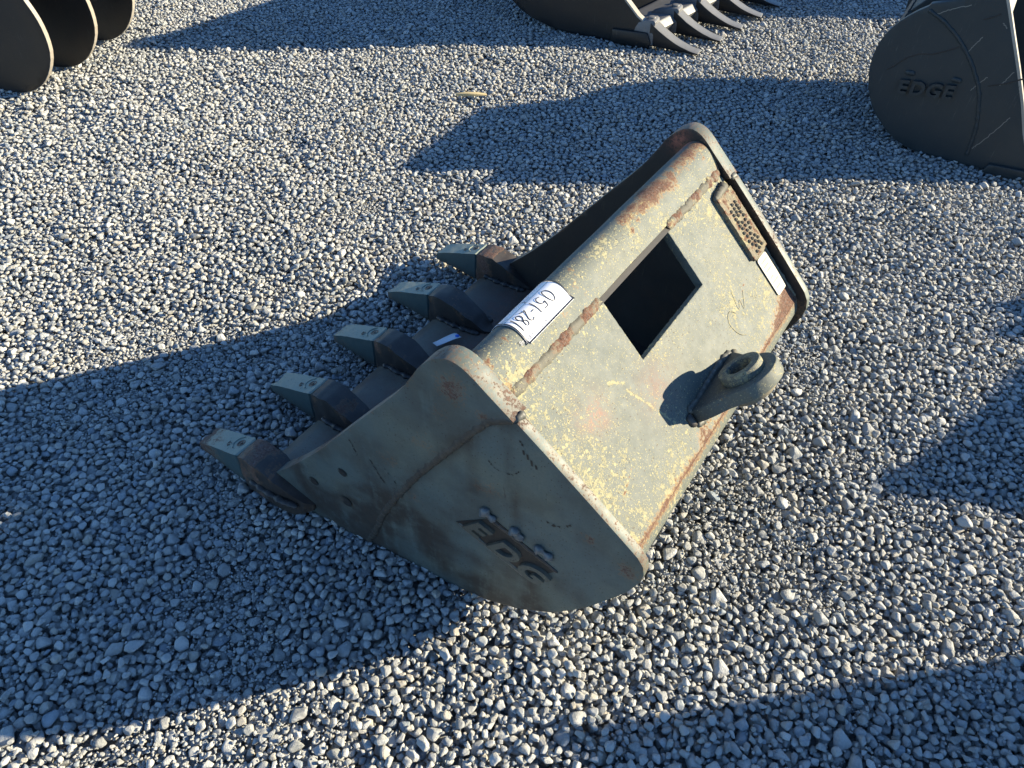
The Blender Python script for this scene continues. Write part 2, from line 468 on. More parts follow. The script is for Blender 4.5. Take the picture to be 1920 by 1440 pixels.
# bolt holes in the near side cutter: flat dark discs painting the shade of the bores
for (x, z, r) in ((-.151, .166, .0125), (-.046, .268, .0115), (-.058, .149, .016)):
    bm = bmesh.new(); K = 18
    w = e_of(x)
    rings = []
    for (rr, dep) in ((r * 1.12, -0.0006), (r, 0.0000), (r * .82, -0.0002), (r * .5, .0002)):
        rings.append([bm.verts.new((x + rr * math.cos(2 * math.pi * k / K) * (1 + .06 * mnoise.noise(Vector((k * .9, x * 9, 0)))), w + dep - 0.0008, z + rr * math.sin(2 * math.pi * k / K))) for k in range(K)])
    for a, b in zip(rings[:-1], rings[1:]):
        for k in range(K): bm.faces.new((a[k], a[(k + 1) % K], b[(k + 1) % K], b[k]))
    bm.faces.new(rings[-1])
    o = mk("bolt_hole", bm, M['inner'], bucket, smooth=60)

# lip roll (closed tube section)
roll_out = [(.354, .6975), (.339, .7145), (.326, .729), (.313, .740), (.302, .746), (.292, .748), (.28, .746), (.268, .740), (.259, .731), (.252, .718), (.248, .703)]
roll_sec = chaikin(roll_out, 1) + [np.array(x) for x in ((.247, .690), (.250, .676), (.260, .662), (.278, .652), (.30, .650), (.322, .660), (.338, .676))]
R0, R1 = 0.098, 0.998
bm = bmesh.new(); nw = 150; g = []
for j, w in enumerate(np.linspace(R0, R1, nw)):
    g.append([bm.verts.new((p[0] + .0007 * mnoise.noise(Vector((w * 9, p[1] * 20, 0))), w, p[1] + .0007 * mnoise.noise(Vector((w * 8, p[0] * 20, 4))))) for p in roll_sec])
ns = len(roll_sec)
for j in range(nw - 1):
    for i in range(ns):
        bm.faces.new((g[j][i], g[j][(i + 1) % ns], g[j + 1][(i + 1) % ns], g[j + 1][i]))
bm.faces.new(g[0]); bm.faces.new(g[-1][::-1])
roll = mk("lip_roll", bm, M['paint'], bucket, smooth=50)
P = coords(roll); nz = vnoise(P, 12.0, 1.0); nz2 = vnoise(P, 30.0, 8.0)
w_, u_ = P[:, 1], P[:, 0]
topn = np.exp(-((u_ - .292) / .022) ** 2)
r = 0.58 * np.exp(-((u_ - .296) / .030) ** 2) * np.clip((w_ - .42) / .25, 0, 1) * (1 + 1.0 * nz) + .14 * (w_ < .45) * (1 + 2 * nz2)
r = np.maximum(r, .80 * np.exp(-(((w_ - .655) / .035) ** 2 + ((u_ - .288) / .010) ** 2)))
r = np.maximum(r, .80 * np.exp(-(((w_ - .735) / .035) ** 2 + ((u_ - .296) / .010) ** 2)))
r = np.maximum(r, .72 * np.exp(-(((w_ - .60) / .012) ** 2 + ((u_ - .322) / .008) ** 2)))
r = np.maximum(r, .70 * np.exp(-(((w_ - .635) / .010) ** 2 + ((u_ - .316) / .008) ** 2)))
r = np.maximum(r, .70 * np.exp(-(((w_ - .164) / .003) ** 2 + ((u_ - .300) / .012) ** 2)))
r = np.maximum(r, .45 * np.exp(-((w_ - .105) / .022) ** 2) * (1 + nz2))
r = np.maximum(r, .35 * np.exp(-((w_ - .99) / .10) ** 2) * np.clip((u_ - .28) / .03, 0, 1) * (1 + nz2))
put_attr(roll, 'rust', r + .10 * nz2)
c = np.clip((u_ - .270) / .03, 0, 1) * (.62 + .5 * nz)
put_attr(roll, 'cream', np.clip(c, 0, 1.1))
put_attr(roll, 'red', np.clip(np.exp(-((w_ - .99) / .06) ** 2) * np.clip((.285 - u_) / .02, 0, 1), 0, 1))
# back beam of the roll: closes the section towards the inside
mk("roll_backing", sweep_shell([(.352, .693), (.33, .655), (.29, .640), (.255, .660)][::-1], .012, R0, R1, nw=4), M['inner'], bucket)

# back plate with its square hole
def bp(s, w, h=0.0):
    p = B2 + T2 * s + N2 * (h - DD)
    return (p[0], w, p[1])
S0, S1, W0, W1 = -.0205, .352, .090, .990
HS, HW0, HW1 = .126, .413, .702
def lin(a, b, st): return list(np.linspace(a, b, max(2, int(round((b - a) / st)) + 1)))
sl = lin(S0, HS, .006) + lin(HS, S1, .006)[1:]
wl = lin(W0, HW0, .006) + lin(HW0, HW1, .006)[1:] + lin(HW1, W1, .006)[1:]
bm = bmesh.new(); gv = {}
TH = .020
hole = lambda i, j: sl[i] < HS - 1e-6 and HW0 - 1e-6 <= wl[j] < HW1 - 1e-6
def gvert(k, i, j):
    if (k, i, j) not in gv:
        s, w = sl[i], wl[j]
        # ragged torch-cut edges round the hole
        dh = 0.0
        if abs(s - HS) < 1e-6 and HW0 - .01 < w < HW1 + .01: s += .0016 * mnoise.noise(Vector((w * 90, 0, 0)))
        if (abs(w - HW1) < 1e-6) and s < HS: w += .0022 * mnoise.noise(Vector((s * 90, 4, 0)))
        if (abs(w - HW0) < 1e-6) and s < HS: w += .0010 * mnoise.noise(Vector((s * 90, 8, 0)))
        und = .0022 * mnoise.noise(Vector((s * 3.5, w * 3.5, 1.7)))
        gv[k, i, j] = bm.verts.new(bp(s, w, und - (TH if k else 0)))
    return gv[k, i, j]
ni, nj = len(sl), len(wl)
for i in range(ni - 1):
    for j in range(nj - 1):
        if hole(i, j): continue
        bm.faces.new([gvert(0, a, b) for a, b in ((i, j), (i + 1, j), (i + 1, j + 1), (i, j + 1))])
        bm.faces.new([gvert(1, a, b) for a, b in ((i, j), (i, j + 1), (i + 1, j + 1), (i + 1, j))])
        for (di, dj, e0, e1) in ((-1, 0, (i, j), (i, j + 1)), (1, 0, (i + 1, j + 1), (i + 1, j)), (0, -1, (i + 1, j), (i, j)), (0, 1, (i, j + 1), (i + 1, j + 1))):
            a, b = i + di, j + dj
            if a < 0 or b < 0 or a >= ni - 1 or b >= nj - 1 or hole(a, b):
                bm.faces.new((gvert(0, *e0), gvert(0, *e1), gvert(1, *e1), gvert(1, *e0)))
back = mk("back_plate", bm, M['paint'], bucket, bevel=0.0012)
P = coords(back); sw = np.stack([((P[:, [0, 2]] - B2) @ T2), P[:, 1]], 1)
s_, w_ = sw[:, 0], sw[:, 1]
nz = vnoise(P, 9.0, 2.0); nz2 = vnoise(P, 25.0, 5.0)
edge = np.minimum(w_ - W0, 1.0)
rust = .72 * np.exp(-(S1 - s_) / .016) + .55 * np.exp(-(w_ - W0) / .008) + .30 * np.exp(-(W1 - w_) / .015) + .35 * np.exp(-(s_ - S0) / .006)
rust += .55 * np.exp(-(((s_ - .30) / .035) ** 2 + ((w_ - .985) / .05) ** 2)) + .5 * np.exp(-(((s_ - .34) / .04) ** 2 + ((w_ - .93) / .09) ** 2))
rust += .35 * np.exp(-(((s_ - .285) / .012) ** 2 + ((w_ - .67) / .02) ** 2)) + .35 * np.exp(-(((s_ - .33) / .012) ** 2 + ((w_ - .45) / .05) ** 2))
for (a0, b0, a1, b1) in ((.265, .165, .245, .22), (.22, .80, .205, .84), (.235, .78, .225, .79)):
    rust = np.maximum(rust, .62 * np.exp(-(seg_dist(sw, [(a0, b0), (a1, b1)], False) / .0035) ** 2))
put_attr(back, 'rust', rust + .12 * nz2)
cream = .85 * np.exp(-(w_ - W0) / .10) + .55 * np.exp(-(W1 - w_) / .10) + .5 * np.exp(-(S1 - s_) / .06) + .4 * np.exp(-(s_ - S0) / .025) + .25 + .5 * nz
for (a0, b0, a1, b1) in ((.14, .33, .27, .385), (.10, .30, .125, .335), (.16, .80, .24, .75), (.19, .77, .26, .72)):
    cream = np.maximum(cream, 1.6 * np.exp(-(seg_dist(sw, [(a0, b0), (a1, b1)], False) / .004) ** 2))
put_attr(back, 'cream', np.clip(cream, 0, 1.5))
put_attr(back, 'red', .42 * np.exp(-(((s_ - .115) / .035) ** 2 + ((w_ - .225) / .04) ** 2)) * np.clip(.8 + nz2, 0, 1) + .18 * np.exp(-(((s_ - .19) / .05) ** 2 + ((w_ - .40) / .06) ** 2)))

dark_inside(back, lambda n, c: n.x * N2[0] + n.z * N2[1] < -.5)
# welds: roll seam (two runs) and plate borders
for (a, b, sd_) in ((.100, .408, 1), (.706, .992, 2)):
    o = bead([bp(-.0245, a, .002), bp(-.0235, (a + b) / 2, .0025), bp(-.0245, b, .002)], .0105, "seam_weld", M['weld'], bucket, flat=.30, nrm=(N2[0], 0, N2[1]), seed=sd_, ripple=.42, blob=.05)
    put_attr(o, 'rust', .26 + .6 * vnoise(coords(o), 30)); put_attr(o, 'cream', .4 + .6 * vnoise(coords(o), 22, 4))
for (w, sd_) in ((.0885, 5), (.9875, 6)):
    o = bead([bp(s, w + .002 * math.sin(s * 20), .0) for s in np.linspace(-.01, .345, 12)], .0045, "border_weld", M['rusty'], bucket, flat=.6, nrm=(N2[0], 0, N2[1]), seed=sd_, ripple=.5)
    put_attr(o, 'cream', np.full(len(o.data.vertices), .5))
# dark lump where cutter meets side plate
o = bead([(.380, e_of(.38) + .004, .676), (.388, e_of(.38) + .012, .681), (.388, e_of(.38) + .034, .680)], .0065, "corner_weld", M['weld_side'], bucket, flat=.8, nrm=(.7, 0, .7), seed=12, ripple=.5)
o = bead([(.381, WD - e_of(.38) - .004, .676), (.386, WD - e_of(.38) - .012, .680), (.386, WD - e_of(.38) - .036, .681)], .0075, "corner_weld", M['weld_side'], bucket, flat=.8, nrm=(.7, 0, .7), seed=13, ripple=.5)

# heel wrapper and floor
pt = B2 + T2 * S1 - N2 * DD
wrap = chaikin([tuple(pt), (.632, .412), (.636, .392), (.626, .362), (.598, .300), (.540, .198), (.474, .118), (.402, .064), (.326, .030), (.27, .022), (.20, .020)], 1) + [np.array(x) for x in ((.08, .020), (-.05, .020), (-.17, .020), (-.20, .020))]
wrap = wrap[::-1]
def wide_map(bm_):
    for v in bm_.verts:
        e_ = e_of(min(v.co.x, .62)) + .014; v.co.y = e_ + (WD - 2 * e_) * v.co.y
    return bm_
wrapper = mk("heel_wrapper", wide_map(sweep_shell(wrap[::-1], .018, 0, 1, nw=70)), M['paint'], bucket, smooth=45)
P = coords(wrapper)
put_attr(wrapper, 'rust', np.clip(.62 * np.exp(-np.abs(P[:, 2] - .43) / .02), 0, 1)); put_attr(wrapper, 'cream', np.clip((P[:, 2] - .30) * 5, 0, .8))
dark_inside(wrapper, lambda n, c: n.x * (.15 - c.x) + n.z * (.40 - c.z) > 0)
# near end closes against side plates lower down (floor is wider than the back)
def lip_sec(u0=-.388):
    return [(u0, .018), (u0, .026), (u0 + .045, .052), (-.16, .056), (-.16, .016)]
bm = bmesh.new(); g = []
for w in np.linspace(.038, WD - .038, 60):
    wob = .002 * mnoise.noise(Vector((w * 14, 1, 1)))
    g.append([bm.verts.new((p[0] + (wob if i < 2 else 0), w, p[1] + (.0012 * mnoise.noise(Vector((w * 9, i, 2)))))) for i, p in enumerate(lip_sec())])
for a, b in zip(g[:-1], g[1:]):
    for i in range(5): bm.faces.new((a[i], a[(i + 1) % 5], b[(i + 1) % 5], b[i]))
bm.faces.new(g[0]); bm.faces.new(g[-1][::-1])
lip = mk("cutting_edge", bm, M['lip'], bucket, bevel=.0015)
P = coords(lip); put_attr(lip, 'rust', np.clip((P[:, 0] + .36) * 3.5, 0, .5)); put_attr(lip, 'dirt_shade', np.clip((P[:, 0] + .30) * 5, 0, .8)); put_attr(lip, 'red', np.clip((P[:, 0] + .345) * 7, 0, .30)); put_attr(lip, 'cream', np.where(P[:, 0] < -.345, .5, 0))

# teeth and adapters
def loft(secs, subdiv=0, rough=0.0, seed=0):
    """secs: list of (u, zlo, zhi, half width low, half width high)."""
    bm = bmesh.new(); rings = []
    for (u, zl, zh, hl, hh) in secs:
        mid = (zl + zh) / 2
        rings.append([bm.verts.new(v) for v in ((u, -hl, zl), (u, hl, zl), (u, (hl + hh) / 2 * 1.01, mid), (u, hh, zh), (u, -hh, zh), (u, -(hl + hh) / 2 * 1.01, mid))])
    for a, b in zip(rings[:-1], rings[1:]):
        for k in range(6): bm.faces.new((a[k], a[(k + 1) % 6], b[(k + 1) % 6], b[k]))
    bm.faces.new(rings[0]); bm.faces.new(rings[-1][::-1])
    return bm
def tooth_mesh(v):
    rr = random.Random(v)
    j = lambda a: a * (rr.random() - .5)
    secs = [(-.578 + .006 * v % 2 * .004, .030, .054, .030, .030), (-.560, .028, .062, .032, .032), (-.490, .026, .089, .035, .033), (-.440, .022, .107, .037, .034), (-.405, .020, .121, .038, .035), (-.400, .022, .119, .034, .031)]
    bm = loft(secs)
    bmesh.ops.bevel(bm, geom=[e for e in bm.edges if e.calc_face_angle(0) > .5], offset=.0022, segments=2, affect='EDGES')
    bmesh.ops.triangulate(bm, faces=[f for f in bm.faces if len(f.verts) > 4])
    for _ in range(3):
        bmesh.ops.subdivide_edges(bm, edges=[e for e in bm.edges if e.calc_length() > .012], cuts=1, use_grid_fill=True)
    for vv in bm.verts:
        # worn nose
        k = max(0, (-.535 - vv.co.x) / .045)
        vv.co.z -= k * (.004 + .010 * max(0, mnoise.noise(Vector((vv.co.x * 30, vv.co.y * 40, v * 3.1)))))
        vv.co.x += k * .006 * mnoise.noise(Vector((vv.co.y * 60, v * 7.7, 0)))
    rough_up(bm, .0009, 60, v * 3)
    return bm
def adapter_mesh(v):
    secs = [(-.408, .028, .108, .031, .028), (-.396, .012, .122, .038, .034), (-.372, .002, .131, .040, .037), (-.335, .000, .132, .041, .037), (-.30, .000, .122, .042, .037), (-.262, .005, .104, .041, .034), (-.225, .012, .083, .038, .028), (-.19, .03, .064, .030, .020), (-.172, .04, .055, .012, .008)]
    bm = loft(secs)
    bmesh.ops.bevel(bm, geom=[e for e in bm.edges if e.calc_face_angle(0) > .6], offset=.006, segments=3, affect='EDGES')
    bmesh.ops.triangulate(bm, faces=[f for f in bm.faces if len(f.verts) > 4])
    for _ in range(2):
        bmesh.ops.subdivide_edges(bm, edges=[e for e in bm.edges if e.calc_length() > .010], cuts=1, use_grid_fill=True)
    rough_up(bm, .0035, 28, v * 5); rough_up(bm, .0012, 110, v)
    return bm
SP = .2607
for i in range(5):
    wc = .014 + SP * i
    o = mk("tooth", tooth_mesh(i), M['paint_tooth'], bucket, smooth=35); o.location = (0, wc, 0)
    P = coords(o); nz = vnoise(P, 45.0, i * 4.0)
    wear = (0.95, .25, .45, .45, .25)[i]
    put_attr(o, 'rust', np.clip(wear * np.exp(-(P[:, 0] + .578) / .05) + .25 * np.exp(-np.abs(P[:, 1] + .034) / .004) * wear + .35 * nz * wear, 0, 1))
    put_attr(o, 'dirt_shade', np.clip(1.1 * (P[:, 2] < .09) * np.clip((.05 - P[:, 2]) * 20, 0, 1), 0, .6))
    o.data.materials.append(M['tooth_shade'])
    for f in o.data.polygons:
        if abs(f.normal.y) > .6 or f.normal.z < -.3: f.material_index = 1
    # retaining pin in a countersunk hole
    bm = bmesh.new(); K = 16; rg = []
    for (rr, dz) in ((.0125, .0006), (.0115, .0022), (.0085, .0016), (.0078, .0004), (.0045, .0010), (.0042, .0028)):
        rg.append([bm.verts.new((-.430 + rr * math.cos(2 * math.pi * k / K), .006 + rr * math.sin(2 * math.pi * k / K), .1105 + dz - (.0) + (-(.430 - .430)) + (rr * math.cos(2 * math.pi * k / K)) * .40)) for k in range(K)])
    for a, b in zip(rg[:-1], rg[1:]):
        for k in range(K): bm.faces.new((a[k], a[(k + 1) % K], b[(k + 1) % K], b[k]))
    bm.faces.new(rg[-1])
    pin = mk("retaining_pin", bm, M['burnt'], o, smooth=50)
    # raised casting rib and cast marks
    arcp = [(-.430 + .024 * math.cos(a), .006 + .024 * math.sin(a), .1125 + .024 * math.cos(a) * .40) for a in np.linspace(1.9, 4.4, 12)]
    bead(arcp, .0022, "casting_rib", M['paint_tooth'], o, flat=.8, nrm=(0, 0, 1), seed=i, ripple=.2)
    me = text_data("4T", .020, .0006, .0, 0)
    map_mesh(me, lambda x, y, z: (-.468 - y * 1.0 + .01, -.016 + x * .8, .0985 + z + (-.468 - y + .01 + .468) * .36))
    mk("cast_mark", me, M['burnt'], o)
    a = mk("tooth_adapter", adapter_mesh(i), M['burnt'], bucket, smooth=50); a.location = (0, wc, 0)
    P = coords(a); nz = vnoise(P, 20.0, i * 2.0 + 9)
    put_attr(a, 'rust', np.clip(.08 + .5 * nz + (.35 if i in (0, 4) else 0) * (P[:, 0] < -.33), 0, 1))
    put_attr(a, 'cream', np.clip((.4 if i in (0, 4) else .1) * (P[:, 0] < -.33) + .2 * nz, 0, 1))
    put_attr(a, 'dirt_shade', np.clip((P[:, 0] + .34) * 6, 0, 1))
    for sg in (-1, 1):
        bead([(-.365, sg * .041, .053), (-.30, sg * .045, .056), (-.24, sg * .042, .057), (-.20, sg * .034, .057)], .009, "adapter_weld", M['burnt'], a, flat=.7, nrm=(0, 0, 1), seed=i * 2 + sg, ripple=.6)

# towing eye: flat plate with bored hole, boss on both faces
eye_holes = dict(c=(.533, .090), r=.024)
def eye_outline(a):
    """polar outline around the hole centre in (w, h)"""
    cw, ch = .533, .090
    d = np.array([math.cos(a), math.sin(a)])
    # polygon: round head radius .076, foot from w=.400 to .655 at h=-.004
    head = [(cw + .0715 * math.cos(t), ch + .0715 * math.sin(t)) for t in np.linspace(math.radians(-8), math.radians(150), 22)]
    poly = [(.655, -.004), (.634, .030), (.612, .062)] + head + [(.460, .072), (.440, .030), (.432, -.004)]
    best = 1e9
    for i in range(len(poly)):
        p, q = np.array(poly[i]), np.array(poly[(i + 1) % len(poly)])
        p = p - (cw, ch); q = q - (cw, ch); e = q - p
        den = d[0] * e[1] - d[1] * e[0]
        if abs(den) < 1e-9: continue
        t = (p[0] * e[1] - p[1] * e[0]) / den; s = (p[0] * d[1] - p[1] * d[0]) / den
        if t > 0 and -1e-6 <= s <= 1 + 1e-6: best = min(best, t)
    return best
def disc_plate(radf, r_in, s0, s1, name, mat, parent, K=72, bev=.002, c=(.533, .090)):
    bm = bmesh.new(); R_ = []
    for s in (s0, s1):
        for kind in (0, 1):
            ring = []
            for k in range(K):
                a = 2 * math.pi * k / K
                r = r_in if kind == 0 else radf(a)
                ring.append(bm.verts.new(bp(s, c[0] + r * math.cos(a), c[1] + r * math.sin(a))))
            R_.append(ring)
    i0, o0, i1, o1 = R_
    for k in range(K):
        n = (k + 1) % K
        bm.faces.new((i0[k], i0[n], o0[n], o0[k])); bm.faces.new((i1[k], o1[k], o1[n], i1[n]))
        bm.faces.new((o0[k], o0[n], o1[n], o1[k])); bm.faces.new((i0[k], i1[k], i1[n], i0[n]))
    return mk(name, bm, mat, parent, bevel=bev)
eye = disc_plate(eye_outline, .027, .279, .310, "towing_eye", M['paint'], bucket)
P = coords(eye); put_attr(eye, 'rust', .15 + .4 * vnoise(P, 20, 3)); put_attr(eye, 'dirt_shade', np.clip(.65 - ((P[:, [0, 2]] - B2) @ N2 + DD) * 9, 0, .6)); put_attr(eye, 'cream', .35 + .3 * vnoise(P, 18, 9))
bo = disc_plate(lambda a: .0465, .0268, .258, .2795, "eye_boss", M['paint'], eye); P = coords(bo); put_attr(bo, 'cream', .75 + .4 * vnoise(P, 40)); put_attr(bo, 'rust', .15 + .4 * vnoise(P, 40, 2))
bo = disc_plate(lambda a: .0465, .0268, .3095, .328, "eye_boss", M['rusty'], eye)
for (s, sd_) in ((.277, 21), (.319, 22)):
    bead([bp(s + .003 * math.sin(w * 30) - (.006 if s > .3 else 0), w, .001) for w in np.linspace(.430, .652, 14)], .0085, "eye_weld", M['weld_side'], eye, flat=.75, nrm=(N2[0], 0, N2[1]), seed=sd_, ripple=.6)
bead([bp(.279 + .033 * k, .427 - .004 * math.sin(k * 3.1), .002) for k in (0, .33, .66, 1)], .009, "eye_weld", M['burnt'], eye, flat=.7, nrm=(N2[0], 0, N2[1]), seed=25, ripple=.6)
bead([bp(.279 + .033 * k, .656 + .004 * math.sin(k * 3.1), .002) for k in (0, .33, .66, 1)], .009, "eye_weld", M['weld'], eye, flat=.7, nrm=(N2[0], 0, N2[1]), seed=26, ripple=.6)

# pitted number plate with raised weld dots
bm = bmesh.new(); rows = []
ss = np.linspace(.018, .189, 60); wws = np.linspace(.908, .986, 28)
for a in ss:
    rows.append([bm.verts.new(bp(a, b, .0105 + .0012 * mnoise.noise(Vector((a * 160, b * 160, 0))) + .0008 * mnoise.noise(Vector((a * 420, b * 420, 0))))) for b in wws])
base = [[bm.verts.new(bp(a, b, -.001)) for b in wws] for a in ss]
for i in range(len(ss) - 1):
    for j in range(len(wws) - 1):
        bm.faces.new((rows[i][j], rows[i + 1][j], rows[i + 1][j + 1], rows[i][j + 1]))
    bm.faces.new((rows[i][0], base[i][0], base[i + 1][0], rows[i + 1][0])); bm.faces.new((rows[i][-1], rows[i + 1][-1], base[i + 1][-1], base[i][-1]))
for j in range(len(wws) - 1):
    bm.faces.new((rows[0][j], rows[0][j + 1], base[0][j + 1], base[0][j])); bm.faces.new((rows[-1][j], base[-1][j], base[-1][j + 1], rows[-1][j + 1]))
npz = mk("number_plate", bm, M['rusty'], bucket, smooth=50)
P = coords(npz); put_attr(npz, 'rust', .22 + .5 * vnoise(P, 60, 3)); put_attr(npz, 'cream', .5 + .8 * vnoise(P, 35, 7))
bead([bp(.016, .905, .004), bp(.012, .94, .006), bp(.010, .965, .004), bp(.010, .985, .004)], .0095, "plate_weld", M['weld'], npz, flat=.8, nrm=(N2[0], 0, N2[1]), seed=31, ripple=.8, blob=1.0)
bead([bp(.191, .915, .003), bp(.192, .945, .004), bp(.190, .982, .003)], .006, "plate_weld", M['rusty'], npz, flat=.8, nrm=(N2[0], 0, N2[1]), seed=33, ripple=.6)
for i in range(13):
    for j in range(3):
        s = .052 + i * .0105 + .002 * math.sin(i * 7 + j); w = .930 + j * .017 + .003 * math.sin(i * 3.3)
        if (i * 7 + j * 5) % 11 == 0: continue
        bm = bmesh.new(); K = 10; rg = []
        for (rr, hh) in ((.0048, .010), (.0044, .0128), (.0030, .0145), (.0018, .0128)):
            rg.append([bm.verts.new(bp(s + rr * math.cos(2 * math.pi * k / K), w + rr * math.sin(2 * math.pi * k / K), hh)) for k in range(K)])
        for a, b in zip(rg[:-1], rg[1:]):
            for k in range(K): bm.faces.new((a[k], a[(k + 1) % K], b[(k + 1) % K], b[k]))
        bm.faces.new(rg[-1])
        mk("weld_dot", bm, M['rusty'], npz, smooth=60)

# white decal below the number plate
def bp_patch(s0, s1, w0, w1, h, rad, T=.0012):
    pts = []
    for (cs, cw, a0) in ((s1 - rad, w1 - rad, 0), (s0 + rad, w1 - rad, 90), (s0 + rad, w0 + rad, 180), (s1 - rad, w0 + rad, 270)):
        for a in np.linspace(a0, a0 + 90, 6): pts.append((cs + rad * math.cos(math.radians(a)), cw + rad * math.sin(math.radians(a))))
    bm = bmesh.new()
    a = [bm.verts.new(bp(p[0], p[1], h + T)) for p in pts]; b = [bm.verts.new(bp(p[0], p[1], h)) for p in pts]
    bm.faces.new(a); bm.faces.new(b[::-1])
    for i in range(len(pts)):
        k = (i + 1) % len(pts); bm.faces.new((a[i], a[k], b[k], b[i]))
    return bm
dec = mk("white_decal", bp_patch(.199, .303, .922, .974, .0024, .007), M['decal'], bucket)
for i, (s, w0_, w1_) in enumerate(((.212, .932, .966), (.224, .932, .958), (.236, .932, .964), (.255, .932, .950), (.268, .932, .962), (.284, .932, .955))):
    mk("decal_line", bp_patch(s, s + .0035, w0_, w1_, .0038, .0008, .0003), M['decal_print'], dec)
# faint chalk scrawl on the plate: C W and a small mark
def scrawl(strokes, name, mat, width=.0035):
    bm = bmesh.new()
    for st in strokes: tube_poly_bm(bm, chaikin(st, 2), width)
    for v in bm.verts: v.co = Vector(bp(v.co.x, v.co.y, .0024))
    return mk(name, bm, mat, bucket)
scrawl([[(.235, .745), (.215, .727), (.235, .700), (.275, .712), (.290, .735)],
        [(.195, .775), (.245, .757), (.215, .790), (.255, .775), (.215, .815)]], "chalk_mark", M['chalk'], .0016)

# paper lot label wrapped over the roll
rp = [np.array(p, float) for p in chaikin(roll_out, 1)]
rL = [0.0]
for a, b in zip(rp[:-1], rp[1:]): rL.append(rL[-1] + np.linalg.norm(b - a))
def on_roll(sg, w, h=0.0):
    u = np.interp(sg, rL, [p[0] for p in rp]); z = np.interp(sg, rL, [p[1] for p in rp])
    d = .004
    du = np.interp(sg + d, rL, [p[0] for p in rp]) - np.interp(sg - d, rL, [p[0] for p in rp])
    dz = np.interp(sg + d, rL, [p[1] for p in rp]) - np.interp(sg - d, rL, [p[1] for p in rp])
    if abs(du) + abs(dz) < 1e-9: du, dz = 0, -1
    l = math.hypot(du, dz); n = (dz / l, -du / l)
    # roll path runs from seam up and over, outward normal
    return (u + n[0] * h, w, z + n[1] * h)
LS0, LS1, LW0, LW1 = .038, .146, .193, .345
smax = rL[-1] - .001
def label_pt(a, b, h=0.0):
    """a 0..1 from the seam side up and over, b 0..1 along the width"""
    lift = .0045 * max(0, (.10 - a) / .10) ** 2 + .002 * math.sin(a * 9) * 0
    return on_roll(min(LS0 + a * (LS1 - LS0), smax), LW0 + b * (LW1 - LW0), .0018 + lift + h)
bm = bmesh.new(); NA, NB = 40, 30; top = []
for i in range(NA + 1):
    top.append([bm.verts.new(label_pt(i / NA, j / NB)) for j in range(NB + 1)])
for i in range(NA):
    for j in range(NB): bm.faces.new((top[i][j], top[i + 1][j], top[i + 1][j + 1], top[i][j + 1]))
label = mk("lot_label", bm, M['label'], bucket, smooth=80)
sol = label.modifiers.new("thickness", 'SOLIDIFY'); sol.thickness = .0007; sol.offset = -1
label['label'] = "white paper label reading 051-281"
def label_map(x, y, z=0):
    """x along reading direction 0..1 (runs against the width), y 0..1 up = towards the seam side"""
    return label_pt(1 - y, 1 - x, .0009 + z)
def label_strokes(strokes, name, mat, width):
    bm = bmesh.new()
    for st in strokes:
        st = [np.array(p, float) for p in st]
        dn = [st[0]]
        for p_, q_ in zip(st[:-1], st[1:]):
            n_ = max(1, int(np.linalg.norm(q_ - p_) / .03)); dn += [p_ + (q_ - p_) * i_ / n_ for i_ in range(1, n_ + 1)]
        tube_poly_bm(bm, dn, width)
    for v in bm.verts: v.co = Vector(label_map(v.co.x, v.co.y))
    return mk(name, bm, mat, label)
def arc2(cx, cy, rx, ry, a0, a1, n=14):
    return [(cx + rx * math.cos(math.radians(a)), cy + ry * math.sin(math.radians(a))) for a in np.linspace(a0, a1, n)]
y0, y1 = .52, .80
digits = [
    arc2(.255, .66, .055, .125, 0, 370, 26),
    [(.46, .775), (.385, .775), (.372, .68)] + arc2(.405, .625, .052, .07, 130, -140, 14),
    [(.535, .785), (.530, .52)],
    [(.585, .655), (.640, .66)],
    arc2(.705, .715, .040, .055, 150, -30, 10) + [(.715, .63), (.665, .545), (.70, .565), (.755, .53)],
    arc2(.815, .725, .032, .052, 60, 300, 12) + [(.84, .65)] + arc2(.822, .595, .038, .06, 60, -250, 16) + [(.835, .70), (.84, .76)],
    [(.925, .79), (.915, .51)]]
label_strokes(digits, "handwritten_number", M['ink'], .016)
label_strokes([[(0.0, .455), (1, .455)], [(.005, .985), (.995, .985)], [(.008, .0), (.008, 1)], [(.5, .0), (.52, .455)], [(0, .20), (1, .20)]], "printed_rule", M['ink'], .007)
label_strokes([[(.0, .985), (1, .985)], [(.008, .3), (.008, 1)], [(.992, .3), (.992, 1)]], "label_border", M['ink'], .022)
def label_text(s, size, x, y, name, mat):
    me = text_data(s, size)
    map_mesh(me, lambda a, b, c: label_map(x + a, y + b * 1.25))
    return mk(name, me, mat, label)
label_text("OC ScrubUP Tag", .085, .50, .885, "printed_text", M['print'])
label_text("Lot #", .05, .40, .385, "printed_text", M['print'])
label_text("Model", .05, .86, .385, "printed_text", M['print'])
label_text("INCREMENT", .045, .12, .86, "printed_text", M['print'])

